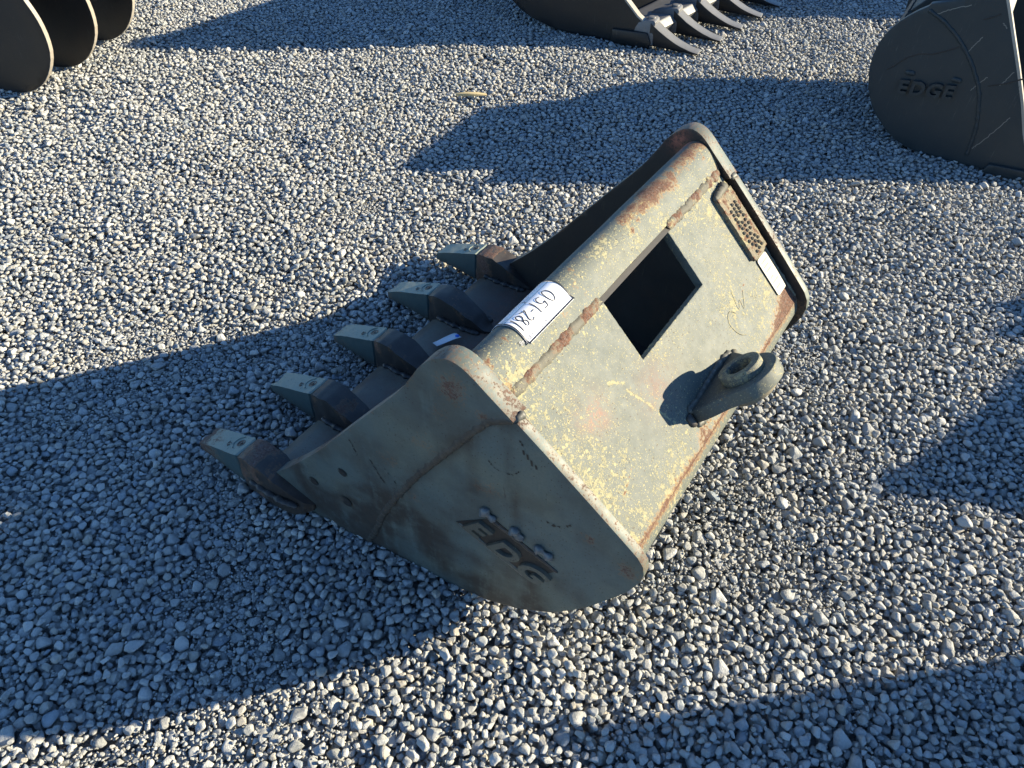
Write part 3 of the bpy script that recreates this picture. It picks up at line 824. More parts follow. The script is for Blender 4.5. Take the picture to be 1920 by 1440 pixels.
# raised lettering on the near side: EDG, last letter broken away
def near_surf(u, z, h): return (u, e_of(u) + .004 - h, z)
bl = np.array([.272, .290]); dx = np.array([.895, -.446]); dy = np.array([.446, .895])
def letters_on(parent, s, size, o2, dx, dy, surf, mat, name, ext=.005, shear=.25, sp=None, offset=0.0018):
    objs = []; x = 0.0
    for ch in s:
        me = text_data(ch, size, ext, offset, shear)
        xs = [v.co.x for v in me.vertices]; wdt = max(xs) - min(xs); mn = min(xs)
        def f(a, b, c, x=x, mn=mn):
            p = o2 + dx * (x + (a - mn)) + dy * b
            return surf(p[0], p[1], ext + c)
        objs.append(mk(name, map_mesh(me, f), mat, parent)); x += wdt + (sp or size * .12)
    return objs
pad = [bl + dx * a + dy * b for a, b in ((-.016, -.010), (.176, -.010), (.196, .094), (.03, .100))]
bm = bmesh.new(); f0 = [bm.verts.new(near_surf(p[0], p[1], .0012)) for p in pad]; f1 = [bm.verts.new(near_surf(p[0], p[1], -.002)) for p in pad]
bm.faces.new(f0); bm.faces.new(f1[::-1])
for i in range(4): bm.faces.new((f0[i], f0[(i + 1) % 4], f1[(i + 1) % 4], f1[i]))
mk("letter_shade_pad", bm, M['inner'], bucket)  # dark pad stands in for the shaded pockets around the letters
for o in letters_on(bucket, "EDG", .082, bl + dy * .004, dx, dy, near_surf, M['weld'], "raised_letter", ext=.0045, offset=.0032): pass
# frame strip below the letters and torn weld lumps above them
bead([near_surf(*(bl + dx * a - dy * .008), .001) for a in np.linspace(-.01, .17, 8)], .006, "letter_weld", M['weld_side'], bucket, flat=.5, nrm=(0, -1, 0), seed=41, ripple=.3)
bead([near_surf(*(bl + dx * a + dy * (.090)), .001) for a in np.linspace(-.0, .20, 8)], .005, "letter_weld", M['burnt'], bucket, flat=.5, nrm=(0, -1, 0), seed=44, ripple=.4)
for (a, b, sd_) in (((.314, .383), (.350, .365), 1), ((.384, .368), (.412, .342), 2), ((.436, .342), (.480, .325), 3)):
    bead([near_surf(a[0] + (b[0] - a[0]) * t, a[1] + (b[1] - a[1]) * t + .002 * math.sin(t * 5), .004) for t in (0, .3, .6, 1)], .0105, "torn_weld", M['bare'], bucket, flat=.6, nrm=(0, -1, 0), seed=50 + sd_, ripple=1.2, blob=.6)
# stencilled marks and scrapes near the top corner of the side plate
for i, (x, z, l, a) in enumerate(((.405, .618, .012, 1.2), (.413, .611, .014, 1.25), (.421, .600, .016, 1.2), (.430, .592, .012, 1.1), (.402, .634, .007, 1.0), (.398, .640, .006, 1.0))):
    bm = bmesh.new(); tube_poly_bm(bm, [(x, z), (x + l * math.cos(a) * .4, z - l * math.sin(a))], .004)
    for v in bm.verts: v.co = Vector(near_surf(v.co.x, v.co.y, .0008))
    mk("stencil_mark", bm, M['inner'], bucket)
for i, st in enumerate(([(.455, .440), (.470, .436), (.485, .442), (.50, .455), (.505, .462)], [(.336, .545), (.35, .530), (.372, .528), (.39, .538), (.398, .552)], [(.04, .385), (.062, .34), (.075, .31)], [(.0, .41), (.012, .372), (.018, .35)], [(.085, .365), (.103, .338), (.106, .33)])):
    bm = bmesh.new(); cs = chaikin(st, 3); rs = random.Random(i)
    for a_ in range(0, len(cs) - 2, 3):
        if rs.random() < .75: tube_poly_bm(bm, [p + np.array([rs.uniform(-.002, .002), rs.uniform(-.002, .002)]) for p in cs[a_:a_ + 3]], (.0075 if i == 0 else .0036) * rs.uniform(.3, 1.1))
    for v in bm.verts: v.co = Vector(near_surf(v.co.x + .002 * mnoise.noise(v.co * 200), v.co.y + .002 * mnoise.noise(v.co * 230), .0008 if i < 2 else .0048))
    mk("scrape", bm, M['inner'], bucket)

# ------------------------------------------------------------------ other buckets
def shear_map(wv, sgn=1):
    return lambda u, z, d: (u + wv[0] * d, wv[1] * d, z)

def simple_bucket(name, label, loc, rz, outline, shell_rng, width, mats, T=.03, wv=(0, 1), inset=.02, group=None, wsec=24):
    root = thing(name, label, "bucket", loc, rz, group)
    ps = [tuple(p) for p in outline]
    for off in (0.0, width - T):
        o = mk("side_plate", plate_bm(ps, T, lambda u, z, d, off=off: (u + wv[0] * (d + off), wv[1] * (d + off), z), .04), mats[0], root, bevel=.003)
        P = coords(o); nz = vnoise(P, 6, off)
        put_attr(o, 'cream', np.clip(.15 + .7 * nz, 0, .5))
        d = seg_dist(np.stack([P[:, 0] - wv[0] * (P[:, 1] / wv[1]), P[:, 2]], 1), ps)
        put_attr(o, 'rust', np.clip(.3 * nz + .25 * np.exp(-d / .012), 0, 1))
    i0, i1 = shell_rng
    n = len(ps); path = []
    i = i0
    while True:
        a, b, c = np.array(ps[i - 1]), np.array(ps[i]), np.array(ps[(i + 1) % n])
        d = (c - a) / np.linalg.norm(c - a); path.append(b + np.array([d[1], -d[0]]) * inset)
        if i == i1: break
        i = (i + 1) % n
    bm = sweep_shell(path, .02, T * .9, width - T * .9, nw=wsec)
    for v in bm.verts: v.co = Vector((v.co.x + wv[0] * v.co.y, wv[1] * v.co.y, v.co.z))
    o = mk("shell", bm, mats[1], root, smooth=45)
    return root

# right-hand bucket with EDGE on its side (outline clockwise seen from the near side: top front, down the opening, floor, heel, back)
a1 = (1.7629, 2.9832); ang = math.radians(-30.467)
ol = [(.06, .655), (.100, .590), (.142, .521), (.21, .41), (.278, .293), (.335, .183), (.40, .075), (.47, .035), (.48, .012), (.421, .0), (.279, .0), (.093, .0), (-.004, .004), (-.06, .014), (-.109, .032), (-.150, .056), (-.185, .085), (-.22, .115), (-.25, .150), (-.275, .19), (-.292, .225), (-.307, .276), (-.315, .315), (-.317, .35), (-.314, .385), (-.307, .415), (-.297, .443), (-.283, .468), (-.262, .498), (-.237, .524), (-.210, .548), (-.182, .568), (-.175, .580), (-.055, .620), (0, .645), (.03, .662)]
rb = simple_bucket("excavator_bucket", "dark olive bucket with raised EDGE lettering on its rounded side at the right edge", (a1[0], a1[1], 0.0), ang, ol, (9, 27), .80, (M['olive'], M['olive']), T=.03)
# front opening trim: bare lit edge
edge = [(p[0] + .004, p[1] + .003) for p in ol[0:8]]
for w in (.0,):
    pth = [np.array(p) for p in edge]
    bm = sweep_shell(pth, .010, -.001, .031, nw=3)
    mk("worn_edge", bm, M['black_edge'], rb, smooth=40)
for w_e in (.14,):
    mk("shadow_block", plate_bm([(-.25, .50), (-.20, .56), (-.13, .70), (-.07, .775), (-.01, .80), (.05, .775), (.06, .70), (.04, .60), (-.1, .50)], .60, lambda u, z, d, w_e=w_e: (u, w_e + d, z), .1), M['olive'], rb, bevel=.003)  # unseen solid block above the frame, added to shape the bucket's shadow
o = mk("lit_cheek_bar", plate_bm([(-.02, .600), (.075, .635), (.105, .585), (.08, .56)], .74, lambda u, z, d: (u, .03 + d, z), .2), M['decal'], rb, bevel=.004)  # pale bar stands in for the lit inside of the far cheek
surf_r = lambda u, z, h: (u, -h, z)
for i, pts in enumerate(([(-.178, .559), (-.115, .532), (-.051, .492), (.0, .448), (.047, .399), (.097, .333), (.120, .295), (.133, .257), (.155, .200), (.170, .138), (.177, .039)], )):
    o = bead([surf_r(p[0], p[1], .001) for p in chaikin(pts, 1)], .007, "side_weld", M['olive'], rb, flat=.6, nrm=(0, -1, 0), seed=61, ripple=.35)
for st in ([(-.245, .31), (-.22, .335), (-.19, .37), (-.15, .395), (-.10, .405), (-.06, .425), (-.02, .45)], [(.135, .33), (.19, .352), (.235, .375), (.27, .40)], [(.02, .56), (.05, .575), (.07, .59)]):
    st = [(x, z) for x, z in st if seg_dist([(x, z)], ol)[0] > .01]
    if len(st) > 1: bead([surf_r(p[0], p[1], .0005) for p in st], .003, "scrape", M['inner'], rb, flat=.4, nrm=(0, -1, 0), seed=63, ripple=.5)
letters_on(rb, "EDGE", .078, np.array([-.178, .232]), np.array([.985, .10]), np.array([-.10, .985]), surf_r, M['olive'], "raised_letter", ext=.008, shear=.1, offset=.003, sp=.006)
for (x, z) in ((-.155, .315), (.02, .325)):
    bead([surf_r(x - .02, z, .002), surf_r(x, z + .003, .002), surf_r(x + .022, z - .002, .002)], .010, "letter_weld", M['olive'], rb, flat=.5, nrm=(0, -1, 0), seed=int(x * 100), ripple=.5)
for st in ([(.262, .231), (.215, .125), (.185, .075)], [(.045, .500), (.03, .470), (.015, .435)], [(.20, .40), (.188, .37), (.175, .34)], [(.12, .36), (.10, .33), (.085, .30)], [(-.15, .545), (-.11, .57), (-.04, .60)], [(.09, .56), (.11, .545)]):
    bm = bmesh.new(); rs = random.Random(int(st[0][0] * 1000)); cs = chaikin(st, 3)
    tube_poly_bm(bm, [p + np.array([rs.uniform(-.002, .002), rs.uniform(-.002, .002)]) for p in cs], .0028)
    for v in bm.verts: v.co = Vector(surf_r(v.co.x, v.co.y, .0006))
    mk("scratch", bm, M['decal_print'], rb)
wp = mk("wear_plate", plate_bm([(.26, -.004), (.27, .035), (.46, .045), (.50, .03), (.50, -.004)], .02, lambda u, z, d: (u, -.0205 + d, z), .1), M['olive'], rb, bevel=.003)

# bucket at the top of the frame with hooked teeth
a2 = (.24611, 4.30511); ang2 = math.radians(-23.9)
ol2 = [(-.02, .78), (.06, .66), (.17, .47), (.27, .33), (.356, .217), (.43, .149), (.497, .108), (.520, .060), (.507, .007), (.312, .0), (.204, .0), (.09, .0), (0, .006), (-.065, .017), (-.125, .032), (-.185, .050), (-.241, .078), (-.301, .121), (-.36, .18), (-.41, .25), (-.44, .34), (-.44, .43), (-.41, .53), (-.35, .62), (-.26, .70), (-.16, .76), (-.08, .79)]
WV2 = (-.26, .965)
WV2 = (math.cos(math.radians(50) - ang2), math.sin(math.radians(50) - ang2))
tb = simple_bucket("excavator_bucket", "black digging bucket with hooked grey teeth at the top of the picture", (a2[0], a2[1], 0.0), ang2, ol2, (9, 25), 1.15, (M['black'], M['black']), T=.03, wv=WV2)
pth = [np.array((p[0] + .004, p[1] + .003)) for p in ol2[1:8]]
bm = sweep_shell(pth, .009, -.001, .031, nw=3)
for v in bm.verts: v.co = Vector((v.co.x + WV2[0] * v.co.y, WV2[1] * v.co.y, v.co.z))
mk("worn_edge", bm, M['black_edge'], tb, smooth=40)
mk("wear_plate", plate_bm([(.30, -.004), (.305, .070), (.50, .078), (.525, .03), (.515, -.004)], .02, lambda u, z, d: (u, -.0205 + d, z), .1), M['black'], tb, bevel=.003)
# grey lip plate sloping up into the bowl
le = plate_bm([(.26, .030), (.26, .075), (.50, .110), (.53, .075), (.50, .02)], 1.09, lambda u, z, d: (u + WV2[0] * (d + .03), WV2[1] * (d + .03), z), .06)
o = mk("cutting_edge", le, M['grey_steel'], tb, bevel=.003)
P = coords(o); put_attr(o, 'rust', np.clip(.25 + .8 * vnoise(P, 6, 2) - (P[:, 0] - WV2[0] * P[:, 1] / WV2[1] - .3) * 3, 0, 1))
def hooked_tooth(s):
    secs = []
    for t in np.linspace(0, 1, 12):
        u = .50 + .275 * t
        zt = .012 + .120 * (1 - t) ** 1.9 + .006 * math.sin(math.pi * t)
        zl = .002 + .010 * (1 - t)
        hw = .047 - .012 * t
        secs.append((u, zl, max(zt, zl + .010), hw * .85, hw))
    bm = loft(secs); rough_up(bm, .0015, 25, s); return bm
for i in range(6):
    off = .035 + .2365 * i / math.hypot(1, 0)
    bx, by = WV2[0] * off, WV2[1] * off
    o = mk("tooth", hooked_tooth(i), M['grey_steel'], tb, bevel=.003); o.location = (bx, by, 0)
    o.data.materials.append(M['black'])  # black on sides and undersides paints in their shade
    for f in o.data.polygons:
        if abs(f.normal.y) > .8 or f.normal.z < -.2: f.material_index = 1
    bm = loft([(.37, .088, .098, .024, .022), (.42, .06, .118, .036, .032), (.47, .02, .136, .043, .038), (.512, .015, .142, .045, .042), (.525, .015, .134, .044, .041)])
    o2 = mk("tooth_adapter", bm, M['grey_steel'], tb, bevel=.006); o2.location = (bx, by, 0)
    bm = bmesh.new(); bmesh.ops.create_cone(bm, cap_ends=True, segments=20, radius1=.022, radius2=.020, depth=.012)
    for v in bm.verts: v.co += Vector((.493, 0, .142))
    mk("retaining_pin", bm, M['grey_steel'], o2, bevel=.003)

# ribbed drum attachment at top left
w1 = (-2.349, 3.441); angW = math.radians(80.41)
U3 = angW - math.pi / 2
prof3 = [(.196, .47), (.205, .435), (.222, .39), (.234, .34), (.236, .27), (.222, .199), (.180, .125), (.120, .060), (.044, .017), (-.038, .0), (-.107, .002), (-.18, .03), (-.25, .08), (-.30, .15), (-.33, .25), (-.33, .36), (-.30, .48), (-.24, .62), (-.16, .74), (-.07, .80), (.02, .80), (.09, .73), (.14, .62)]
la = thing("ribbed_attachment", "black steel attachment with three tall rounded rib plates, cut off by the top left corner", "attachment", (w1[0], w1[1], 0), U3)
for i, (off, du) in enumerate(((0, 0), (.305, .035), (.655, .032))):
    pp = chaikin([(p[0] + du, p[1]) for p in prof3], 1, True)
    o = mk("rib_plate", plate_bm(pp, .022, lambda u, z, d, off=off: (u, off + d, z), .04), M['black'], la, bevel=.0015)
    P = coords(o); nz = vnoise(P, 5, i)
    rimd = seg_dist(P[:, [0, 2]], pp)
    put_attr(o, 'cream', np.clip(.9 * np.exp(-(rimd / .10) ** 4) * (.45 + .8 * nz), 0, .6))
    put_attr(o, 'dirt_shade', np.clip(.55 * np.exp(-(rimd / .075) ** 6) * (.75 + .9 * nz), 0, 1))  # lighter brown tone towards the rim of the plate
    ed = sweep_shell([np.array(p) for p in pp], -.0022, off - .0005, off + .0225, nw=2, closed=True)
    oe = mk("worn_rim", ed, M['black_edge'], o)
dr = chaikin([(-.16 + (p[0] + .05) * .30, .45 + (p[1] - .36) * .40) for p in prof3], 1, True)
o = mk("drum_core", plate_bm(dr, .62, lambda u, z, d: (u, .024 + d, z), .1), M['inner'], la, smooth=40)

# unseen buckets added out of the frame to cast shade into it
def copy_tree(src, parent=None):
    c = src.copy(); COL.objects.link(c); c.parent = parent
    for ch in src.children: copy_tree(ch, c)
    return c
olS = [(-.333, .067), (-.155, .250), (0, .442), (.122, .595), (.189, .697), (.239, .760), (.286, .766), (.387, .683), (.613, .479), (.655, .412), (.615, .297), (.489, .110), (.329, .014), (.091, 0), (-.237, .004)]
OFF = [
    # location, rotation, width, label
    ((3.00, 1.68, 0), math.radians(-52), 1.0, "unseen upright digging bucket added just beyond the right edge to cast shade"),
    ((2.30, -.20, 0), math.radians(15), 1.0, "unseen digging bucket added beyond the bottom right corner to cast shade"),
    ((3.55, 2.16, 0), math.radians(-15), .16, "unseen narrow bucket added beyond the right edge to cast shade"),
    ((3.25, 5.05, 0), math.radians(-30), 1.0, "unseen digging bucket added beyond the top right corner to cast shade"),
]
for loc, rz, wd, lab in OFF:
    simple_bucket("excavator_bucket", lab, loc, rz, olS, (5, 14), wd, (M['olive'], M['olive']), T=.03, wsec=8)

# ------------------------------------------------------------------ small litter
bm = bmesh.new()
q4 = [(-.290, .640, .062), (-.256, .707, .072), (-.216, .690, .088), (-.264, .629, .070)]
vs = [bm.verts.new(p) for p in q4]; bm.faces.new(vs)
bmesh.ops.subdivide_edges(bm, edges=bm.edges, cuts=5, use_grid_fill=True)
for v in bm.verts: v.co.z += .004 * mnoise.noise(v.co * 40)
RM = Matrix.Translation((OX, OY, 0)) @ Matrix.Rotation(PSI - math.pi / 2, 4, 'Z')
bm.transform(RM)
pp_ = mk("paper_scrap", bm, M['paper'], None, smooth=60)
so = pp_.modifiers.new("thickness", 'SOLIDIFY'); so.thickness = .0006
pp_['label'] = "torn bluish white paper scrap lying inside the green bucket behind its teeth"; pp_['category'] = "paper scrap"
bm = bmesh.new()
bmesh.ops.create_uvsphere(bm, u_segments=10, v_segments=6, radius=.007)
for v in bm.verts: v.co = RM @ Vector((v.co.x + -.232, v.co.y + .690, v.co.z * .25 + .0835))
mk("blue_print", bm, M['blue'], pp_)
bm = loft([(-.075, 0, .010, .007, .006), (-.02, .001, .014, .011, .009), (.03, 0, .012, .010, .009), (.075, .001, .007, .006, .005)])
rough_up(bm, .002, 60)
st_ = mk("wood_splinter", bm, M['wood'], None, bevel=.001)
st_.location = (-.215, 3.475, .006); st_.rotation_euler = (0, .05, math.radians(8))
st_['label'] = "pale wood splinter lying on the sunlit gravel in the upper middle"; st_['category'] = "splinter"

# ------------------------------------------------------------------ ground sheet
k = NT("fine_gravel_ground")
c = k.coord()
vd, vc = k.voro(c, 45.0); vd2, vc2 = k.voro(c, 160.0)
s1 = k.n('ShaderNodeSeparateColor'); k.t.links.new(vc, s1.inputs[0])
col = k.mix(s1.outputs[0], (0.17, 0.17, 0.165), (0.32, 0.315, 0.30))
col = k.mix(k.ramp(k.noise(c, 1.3, 4), .35, .7), col, (0.22, 0.21, 0.195))
hh = k.math('ADD', k.math('MULTIPLY', k.math('SUBTRACT', 1.0, k.ramp(vd, 0.0, 0.7)), 1.0), k.math('MULTIPLY', k.math('SUBTRACT', 1.0, vd2), .25))
k.out(col, 0.9, k.bump(hh, 1.0, 0.012), 0, .2)
bm = bmesh.new()
BASE = -0.045
for (x0, x1, y0_, y1_, n, z) in ((-600, 600, -600, 600, 1, BASE),):
    vs = [bm.verts.new(p) for p in ((x0, y0_, z), (x1, y0_, z), (x1, y1_, z), (x0, y1_, z))]; bm.faces.new(vs)
gr = mk("ground", bm, k.m, None); gr['kind'] = 'structure'

# ------------------------------------------------------------------ gravel: stones dropped one by one on a height map
k = NT("crushed_stone")
tc = k.n('ShaderNodeTexCoord')
tint = k.attr('tint', 'INSTANCER'); hue = k.attr('hue', 'INSTANCER')
va = k.n('ShaderNodeVectorMath', operation='ADD'); k.t.links.new(tc.outputs['Object'], va.inputs[0])
cmb = k.n('ShaderNodeCombineXYZ'); k.set(cmb.inputs[0], k.math('MULTIPLY', tint, 37.0)); k.set(cmb.inputs[1], k.math('MULTIPLY', hue, 19.0)); k.t.links.new(cmb.outputs[0], va.inputs[1])
n1 = k.noise(va.outputs[0], 2.2, 6, .65); n2 = k.noise(va.outputs[0], 14.0, 4, .7)
col = k.mix(tint, (0.20, 0.207, 0.20), (0.57, 0.565, 0.53))
col = k.mix(k.ramp(hue, .80, .97), col, (0.42, 0.385, 0.32))
col = k.mix(k.ramp(hue, .17, .03), col, (0.25, 0.29, 0.32))
col = k.mix(k.math('MULTIPLY', k.ramp(n1, .38, .68), .45), col, (0.56, 0.555, 0.54))
col = k.mix(k.math('MULTIPLY', k.ramp(n2, .50, .72), .35), col, (0.16, 0.16, 0.16))
STONE = k.out(col, .82, k.bump(k.math('ADD', n1, k.math('MULTIPLY', n2, .45)), .45, .10), 0, .25)

ico = bmesh.new(); bmesh.ops.create_icosphere(ico, subdivisions=4, radius=1.0)
D = np.array([v.co[:] for v in ico.verts]); F4 = [[v.index for v in f.verts] for f in ico.faces]; ico.free()
ico = bmesh.new(); bmesh.ops.create_icosphere(ico, subdivisions=3, radius=1.0)
D3 = np.array([v.co[:] for v in ico.verts]); F3 = [[v.index for v in f.verts] for f in ico.faces]; ico.free()
NSH = 44
stones_col = bpy.data.collections.new("stones")
shape_pts = []
for s in range(NSH):
    rr = np.random.default_rng(100 + s)
    npl = rr.integers(7, 13)
    nn = rr.normal(size=(npl, 3)); nn /= np.linalg.norm(nn, axis=1)[:, None]
    # spread plane normals
    for _ in range(30):
        f = np.zeros_like(nn)
        for a in range(npl):
            d = nn[a] - nn; l = np.linalg.norm(d, axis=1) + 1e-3; f[a] = (d / l[:, None] ** 3).sum(0)
        nn += .02 * f; nn /= np.linalg.norm(nn, axis=1)[:, None]
    dist = rr.uniform(.56, 1.12, npl)
    p = rr.uniform(30, 120)
    DD_ = D3
    dots = np.maximum(DD_ @ nn.T, 0) / dist
    rad = (dots ** p).sum(1) ** (-1 / p)
    V = DD_ * rad[:, None]
    V *= np.array([rr.uniform(1.0, 1.6), rr.uniform(.80, 1.05), rr.uniform(.52, .84)])
    V -= (V.max(0) + V.min(0)) / 2
    V /= V[:, 0].max() - V[:, 0].min()        # long axis = 1
    nzv = np.array([mnoise.fractal(Vector(v) * 5.0 + Vector((s * 3.3, 0, 0)), .9, 2.1, 3) for v in V])
    V *= (1 + .030 * nzv)[:, None]
    me = bpy.data.meshes.new("stone"); me.from_pydata(V.tolist(), [], F3); me.shade_smooth(); me.materials.append(STONE)
    o = bpy.data.objects.new("stone_%02d" % s, me); stones_col.objects.link(o)
    shape_pts.append(V)

RES = .0035
GX0, GX1, GY0, GY1 = -4.15, 4.15, -.25, 5.9
NX, NY = int((GX1 - GX0) / RES), int((GY1 - GY0) / RES)
H = np.full((NX, NY), BASE + .002, dtype=np.float32)
gx = np.linspace(GX0, GX1, NX // 20)[:, None]; gy = np.linspace(GY0, GY1, NY // 20)[None, :]
und = .006 * np.sin(gx * 2.1 + 1.3 * np.sin(gy * 1.7)) + .005 * np.sin(gy * 3.1 + gx * 1.4 + 2)
H += np.kron(und, np.ones((20, 20)))[:NX, :NY].astype(np.float32) if und.shape[0] * 20 >= NX and und.shape[1] * 20 >= NY else np.pad(np.kron(und, np.ones((20, 20))), ((0, NX - und.shape[0] * 20), (0, NY - und.shape[1] * 20)), mode='edge').astype(np.float32)
Hf = H.ravel()

def rot_euler(e):
    from mathutils import Euler
    return np.array(Euler(e, 'XYZ').to_matrix())
protos = []
NPR = 420
for k_ in range(NPR):
    sh = k_ % NSH
    rr = np.random.default_rng(5000 + k_)
    size = float(np.clip(rr.lognormal(math.log(.0210), .31), .011, .050))
    tl = abs(rr.normal(0, .26)); ta = rr.uniform(0, 2 * math.pi)
    e = (tl * math.cos(ta), tl * math.sin(ta), rr.uniform(0, 2 * math.pi))
    R_ = rot_euler(e)
    V = shape_pts[sh] @ R_.T * size
    # densify samples for the footprint
    tri = np.array(F3); cen = V[tri].mean(1); A = np.concatenate([V, cen, (V[tri[:, 0]] + V[tri[:, 1]]) / 2, (V[tri[:, 1]] + V[tri[:, 2]]) / 2])
    ci = np.round(A[:, 0] / RES).astype(int); cj = np.round(A[:, 1] / RES).astype(int)
    key = ci * 10007 + cj
    uq, inv = np.unique(key, return_inverse=True)
    lo = np.full(len(uq), 9.0); hi = np.full(len(uq), -9.0)
    np.minimum.at(lo, inv, A[:, 2]); np.maximum.at(hi, inv, A[:, 2])
    fi = np.round(uq / 10007).astype(int); fj = uq - fi * 10007
    protos.append((sh, size, e, (fi * NY + fj).astype(np.int64), lo.astype(np.float32), hi.astype(np.float32), int(max(abs(fi).max(), abs(fj).max())) + 1, size * size))

def xlim(y): return (.80 + .52 * max(0.0, y - .2)) + 1.15
out_p, out_e, out_s, out_i = [], [], [], []
def drop(count, pr, cand=5, y_max=5.75, press=.0, skip=0.0, only=0.0):
    npr = len(pr); rnd = random.Random(77 + len(out_p))
    ys = RNG.uniform(0, 1, (count, cand)); xs = RNG.uniform(-1, 1, (count, cand))
    for t in range(count):
        P_ = pr[rnd.randrange(npr)]
        off, lo, hi, mg = P_[3], P_[4], P_[5], P_[6]; hmax = float(hi.max())
        # one area-uniform centre, candidates scattered near it
        while True:
            y = -.15 + (y_max + .15) * ys[t, 0] if cand < 0 else rnd.uniform(-.15, y_max)
            x = rnd.uniform(-4.05, 4.05)
            if abs(x) >= xlim(y): continue
            if skip and rnd.random() < skip and patchy(x, y): continue
            if only and rnd.random() < only and not patchy(x, y): continue
            break
        best = None
        for c_ in range(cand):
            xx = x + rnd.uniform(-.035, .035); yy = y + rnd.uniform(-.035, .035)
            i = int((xx - GX0) / RES); j = int((yy - GY0) / RES)
            if i < mg or j < mg or i >= NX - mg or j >= NY - mg: continue
            idx = off + (i * NY + j)
            z = (Hf[idx] - lo).max()
            zt = z + hmax
            if best is None or zt < best[4]: best = (z, idx, i, j, zt)
        if best is None: continue
        z, idx, i, j, zt = best
        z -= press
        Hf[idx] = np.maximum(Hf[idx], hi + z)
        out_p.append((GX0 + (i + .5) * RES, GY0 + (j + .5) * RES, float(z))); out_e.append(P_[2]); out_s.append(P_[1]); out_i.append(P_[0])

# low stone berm where the steel has pushed the gravel aside
ii, jj = np.meshgrid(np.arange(NX), np.arange(NY), indexing='ij')
wx_ = GX0 + ii * RES - OX; wy_ = GY0 + jj * RES - OY
ca0, sa0 = math.cos(PSI - math.pi / 2), math.sin(PSI - math.pi / 2)
lu = wx_ * ca0 + wy_ * sa0; lw = -wx_ * sa0 + wy_ * ca0
ddx = np.maximum(np.maximum(-.33 - lu, lu - .36), 0); ddy = np.maximum(np.maximum(-lw, lw - WD), 0)
dout = np.hypot(ddx, ddy)
H += (.013 * np.exp(-((dout - .035) / .035) ** 2) * (dout > 0) * (lu > -.36)).astype(np.float32)
del ii, jj, wx_, wy_, lu, lw, ddx, ddy, dout
Hf = H.ravel()
def patchy(x, y):
    return mnoise.fractal(Vector((x * 1.9 + 3.1, y * 1.9, .5)), 1.0, 2.0, 3) > .30
drop(158000, protos, 8, press=.0012)
flat_ = [p for p in protos if p[1] < .0245]
drop(104000, flat_, 12, press=.0010, skip=.55)
Hm = H[200:-200, 200:-200]
print("stones", len(out_p), "mean top", float(np.median(H[1000:1400, 300:1200])), float(np.percentile(H[1000:1400, 300:1200], 95)))
LEVEL = float(np.percentile(H[1000:1400, 300:1200], 72))
small = []
for k_ in range(160):
    sh = (k_ * 7) % NSH; rr = np.random.default_rng(9000 + k_)
    size = float(np.clip(rr.lognormal(math.log(.0068), .35), .0035, .013))
    e = (rr.uniform(-.6, .6), rr.uniform(-.6, .6), rr.uniform(0, 6.28)); V = shape_pts[sh] @ rot_euler(e).T * size
    ci = np.round(V[:, 0] / RES).astype(int); cj = np.round(V[:, 1] / RES).astype(int); key = ci * 10007 + cj
    uq, inv = np.unique(key, return_inverse=True); lo = np.full(len(uq), 9.0); hi = np.full(len(uq), -9.0)
    np.minimum.at(lo, inv, V[:, 2]); np.maximum.at(hi, inv, V[:, 2]); fi = np.round(uq / 10007).astype(int); fj = uq - fi * 10007
    small.append((sh, size, e, (fi * NY + fj).astype(np.int64), lo.astype(np.float32), hi.astype(np.float32), int(max(abs(fi).max(), abs(fj).max())) + 1, size * size))
drop(42000, small, 6, y_max=2.7, press=.001, only=.85)

PP = np.array(out_p); PP[:, 2] -= LEVEL
gr.location.z = 0
# ground sheet goes down by the same amount
for v in gr.data.vertices: v.co.z = BASE - LEVEL + .004
EE = np.array(out_e); SS = np.array(out_s); II = np.array(out_i)
# keep stones out of steel: nothing pokes up through bucket floors
ca, sa = math.cos(PSI - math.pi / 2), math.sin(PSI - math.pi / 2)
lx = (PP[:, 0] - OX) * ca + (PP[:, 1] - OY) * sa; ly = -(PP[:, 0] - OX) * sa + (PP[:, 1] - OY) * ca
top_z = PP[:, 2] + SS * .36
keep = ~((lx > -.36) & (lx < .34) & (ly > .03) & (ly < WD - .03) & (top_z > .012))
keep &= ~((lx > -.62) & (lx < -.36) & (ly > -.05) & (ly < WD + .05) & (top_z > .022))
def local(P, loc, rz):
    c_, s_ = math.cos(rz), math.sin(rz); dx_, dy_ = P[:, 0] - loc[0], P[:, 1] - loc[1]
    return dx_ * c_ + dy_ * s_, -dx_ * s_ + dy_ * c_
for (loc, rz, x0, x1, y1_) in ((a1, ang, -.15, .45, 1.0), (a2, ang2, -.2, .48, 1.0)):
    X_, Y_ = local(PP, loc, rz); keep &= ~((X_ > x0) & (X_ < x1) & (Y_ > .02) & (Y_ < y1_) & (top_z > .01))
PP, EE, SS, II = PP[keep], EE[keep], SS[keep], II[keep]
N_ = len(PP)
me = bpy.data.meshes.new("gravel"); me.vertices.add(N_); me.vertices.foreach_set('co', PP.astype(np.float32).ravel())
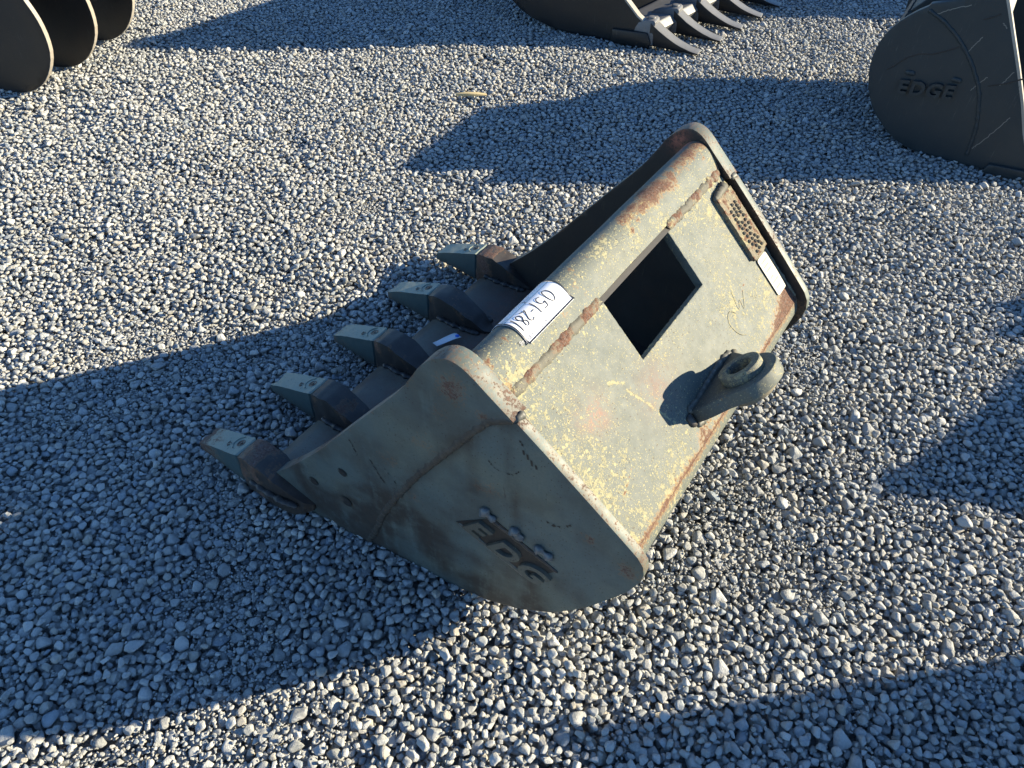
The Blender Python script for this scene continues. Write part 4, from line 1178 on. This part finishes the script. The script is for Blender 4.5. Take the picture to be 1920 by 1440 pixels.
def pa(name, typ, vals):
    a = me.attributes.new(name, typ, 'POINT')
    a.data.foreach_set('vector' if typ == 'FLOAT_VECTOR' else 'value', np.asarray(vals).ravel())
pa('rot', 'FLOAT_VECTOR', EE.astype(np.float32)); pa('size', 'FLOAT', SS.astype(np.float32)); pa('shape', 'INT', II.astype(np.int32))
pa('tint', 'FLOAT', np.clip(RNG.beta(2.2, 2.0, N_), 0, 1).astype(np.float32)); pa('hue', 'FLOAT', RNG.uniform(0, 1, N_).astype(np.float32))
gravel = bpy.data.objects.new("gravel", me); COL.objects.link(gravel); gravel['kind'] = 'stuff'
gravel['label'] = "loose grey crushed stone gravel covering the whole yard"; gravel['category'] = "gravel"
ng = bpy.data.node_groups.new("scatter_stones", 'GeometryNodeTree')
ng.interface.new_socket("Geometry", in_out='INPUT', socket_type='NodeSocketGeometry'); ng.interface.new_socket("Geometry", in_out='OUTPUT', socket_type='NodeSocketGeometry')
gi = ng.nodes.new('NodeGroupInput'); go = ng.nodes.new('NodeGroupOutput')
iop = ng.nodes.new('GeometryNodeInstanceOnPoints'); ci_ = ng.nodes.new('GeometryNodeCollectionInfo')
ci_.inputs['Collection'].default_value = stones_col; ci_.inputs['Separate Children'].default_value = True; ci_.inputs['Reset Children'].default_value = True
def named(nm, dt):
    n_ = ng.nodes.new('GeometryNodeInputNamedAttribute'); n_.data_type = dt; n_.inputs['Name'].default_value = nm; return n_.outputs['Attribute']
ng.links.new(gi.outputs[0], iop.inputs['Points']); ng.links.new(ci_.outputs[0], iop.inputs['Instance']); iop.inputs['Pick Instance'].default_value = True
ng.links.new(named('shape', 'INT'), iop.inputs['Instance Index'])
e2r = ng.nodes.new('FunctionNodeEulerToRotation'); ng.links.new(named('rot', 'FLOAT_VECTOR'), e2r.inputs[0]); ng.links.new(e2r.outputs[0], iop.inputs['Rotation'])
ng.links.new(named('size', 'FLOAT'), iop.inputs['Scale']); ng.links.new(iop.outputs[0], go.inputs[0])
mod = gravel.modifiers.new("scatter", 'NODES'); mod.node_group = ng
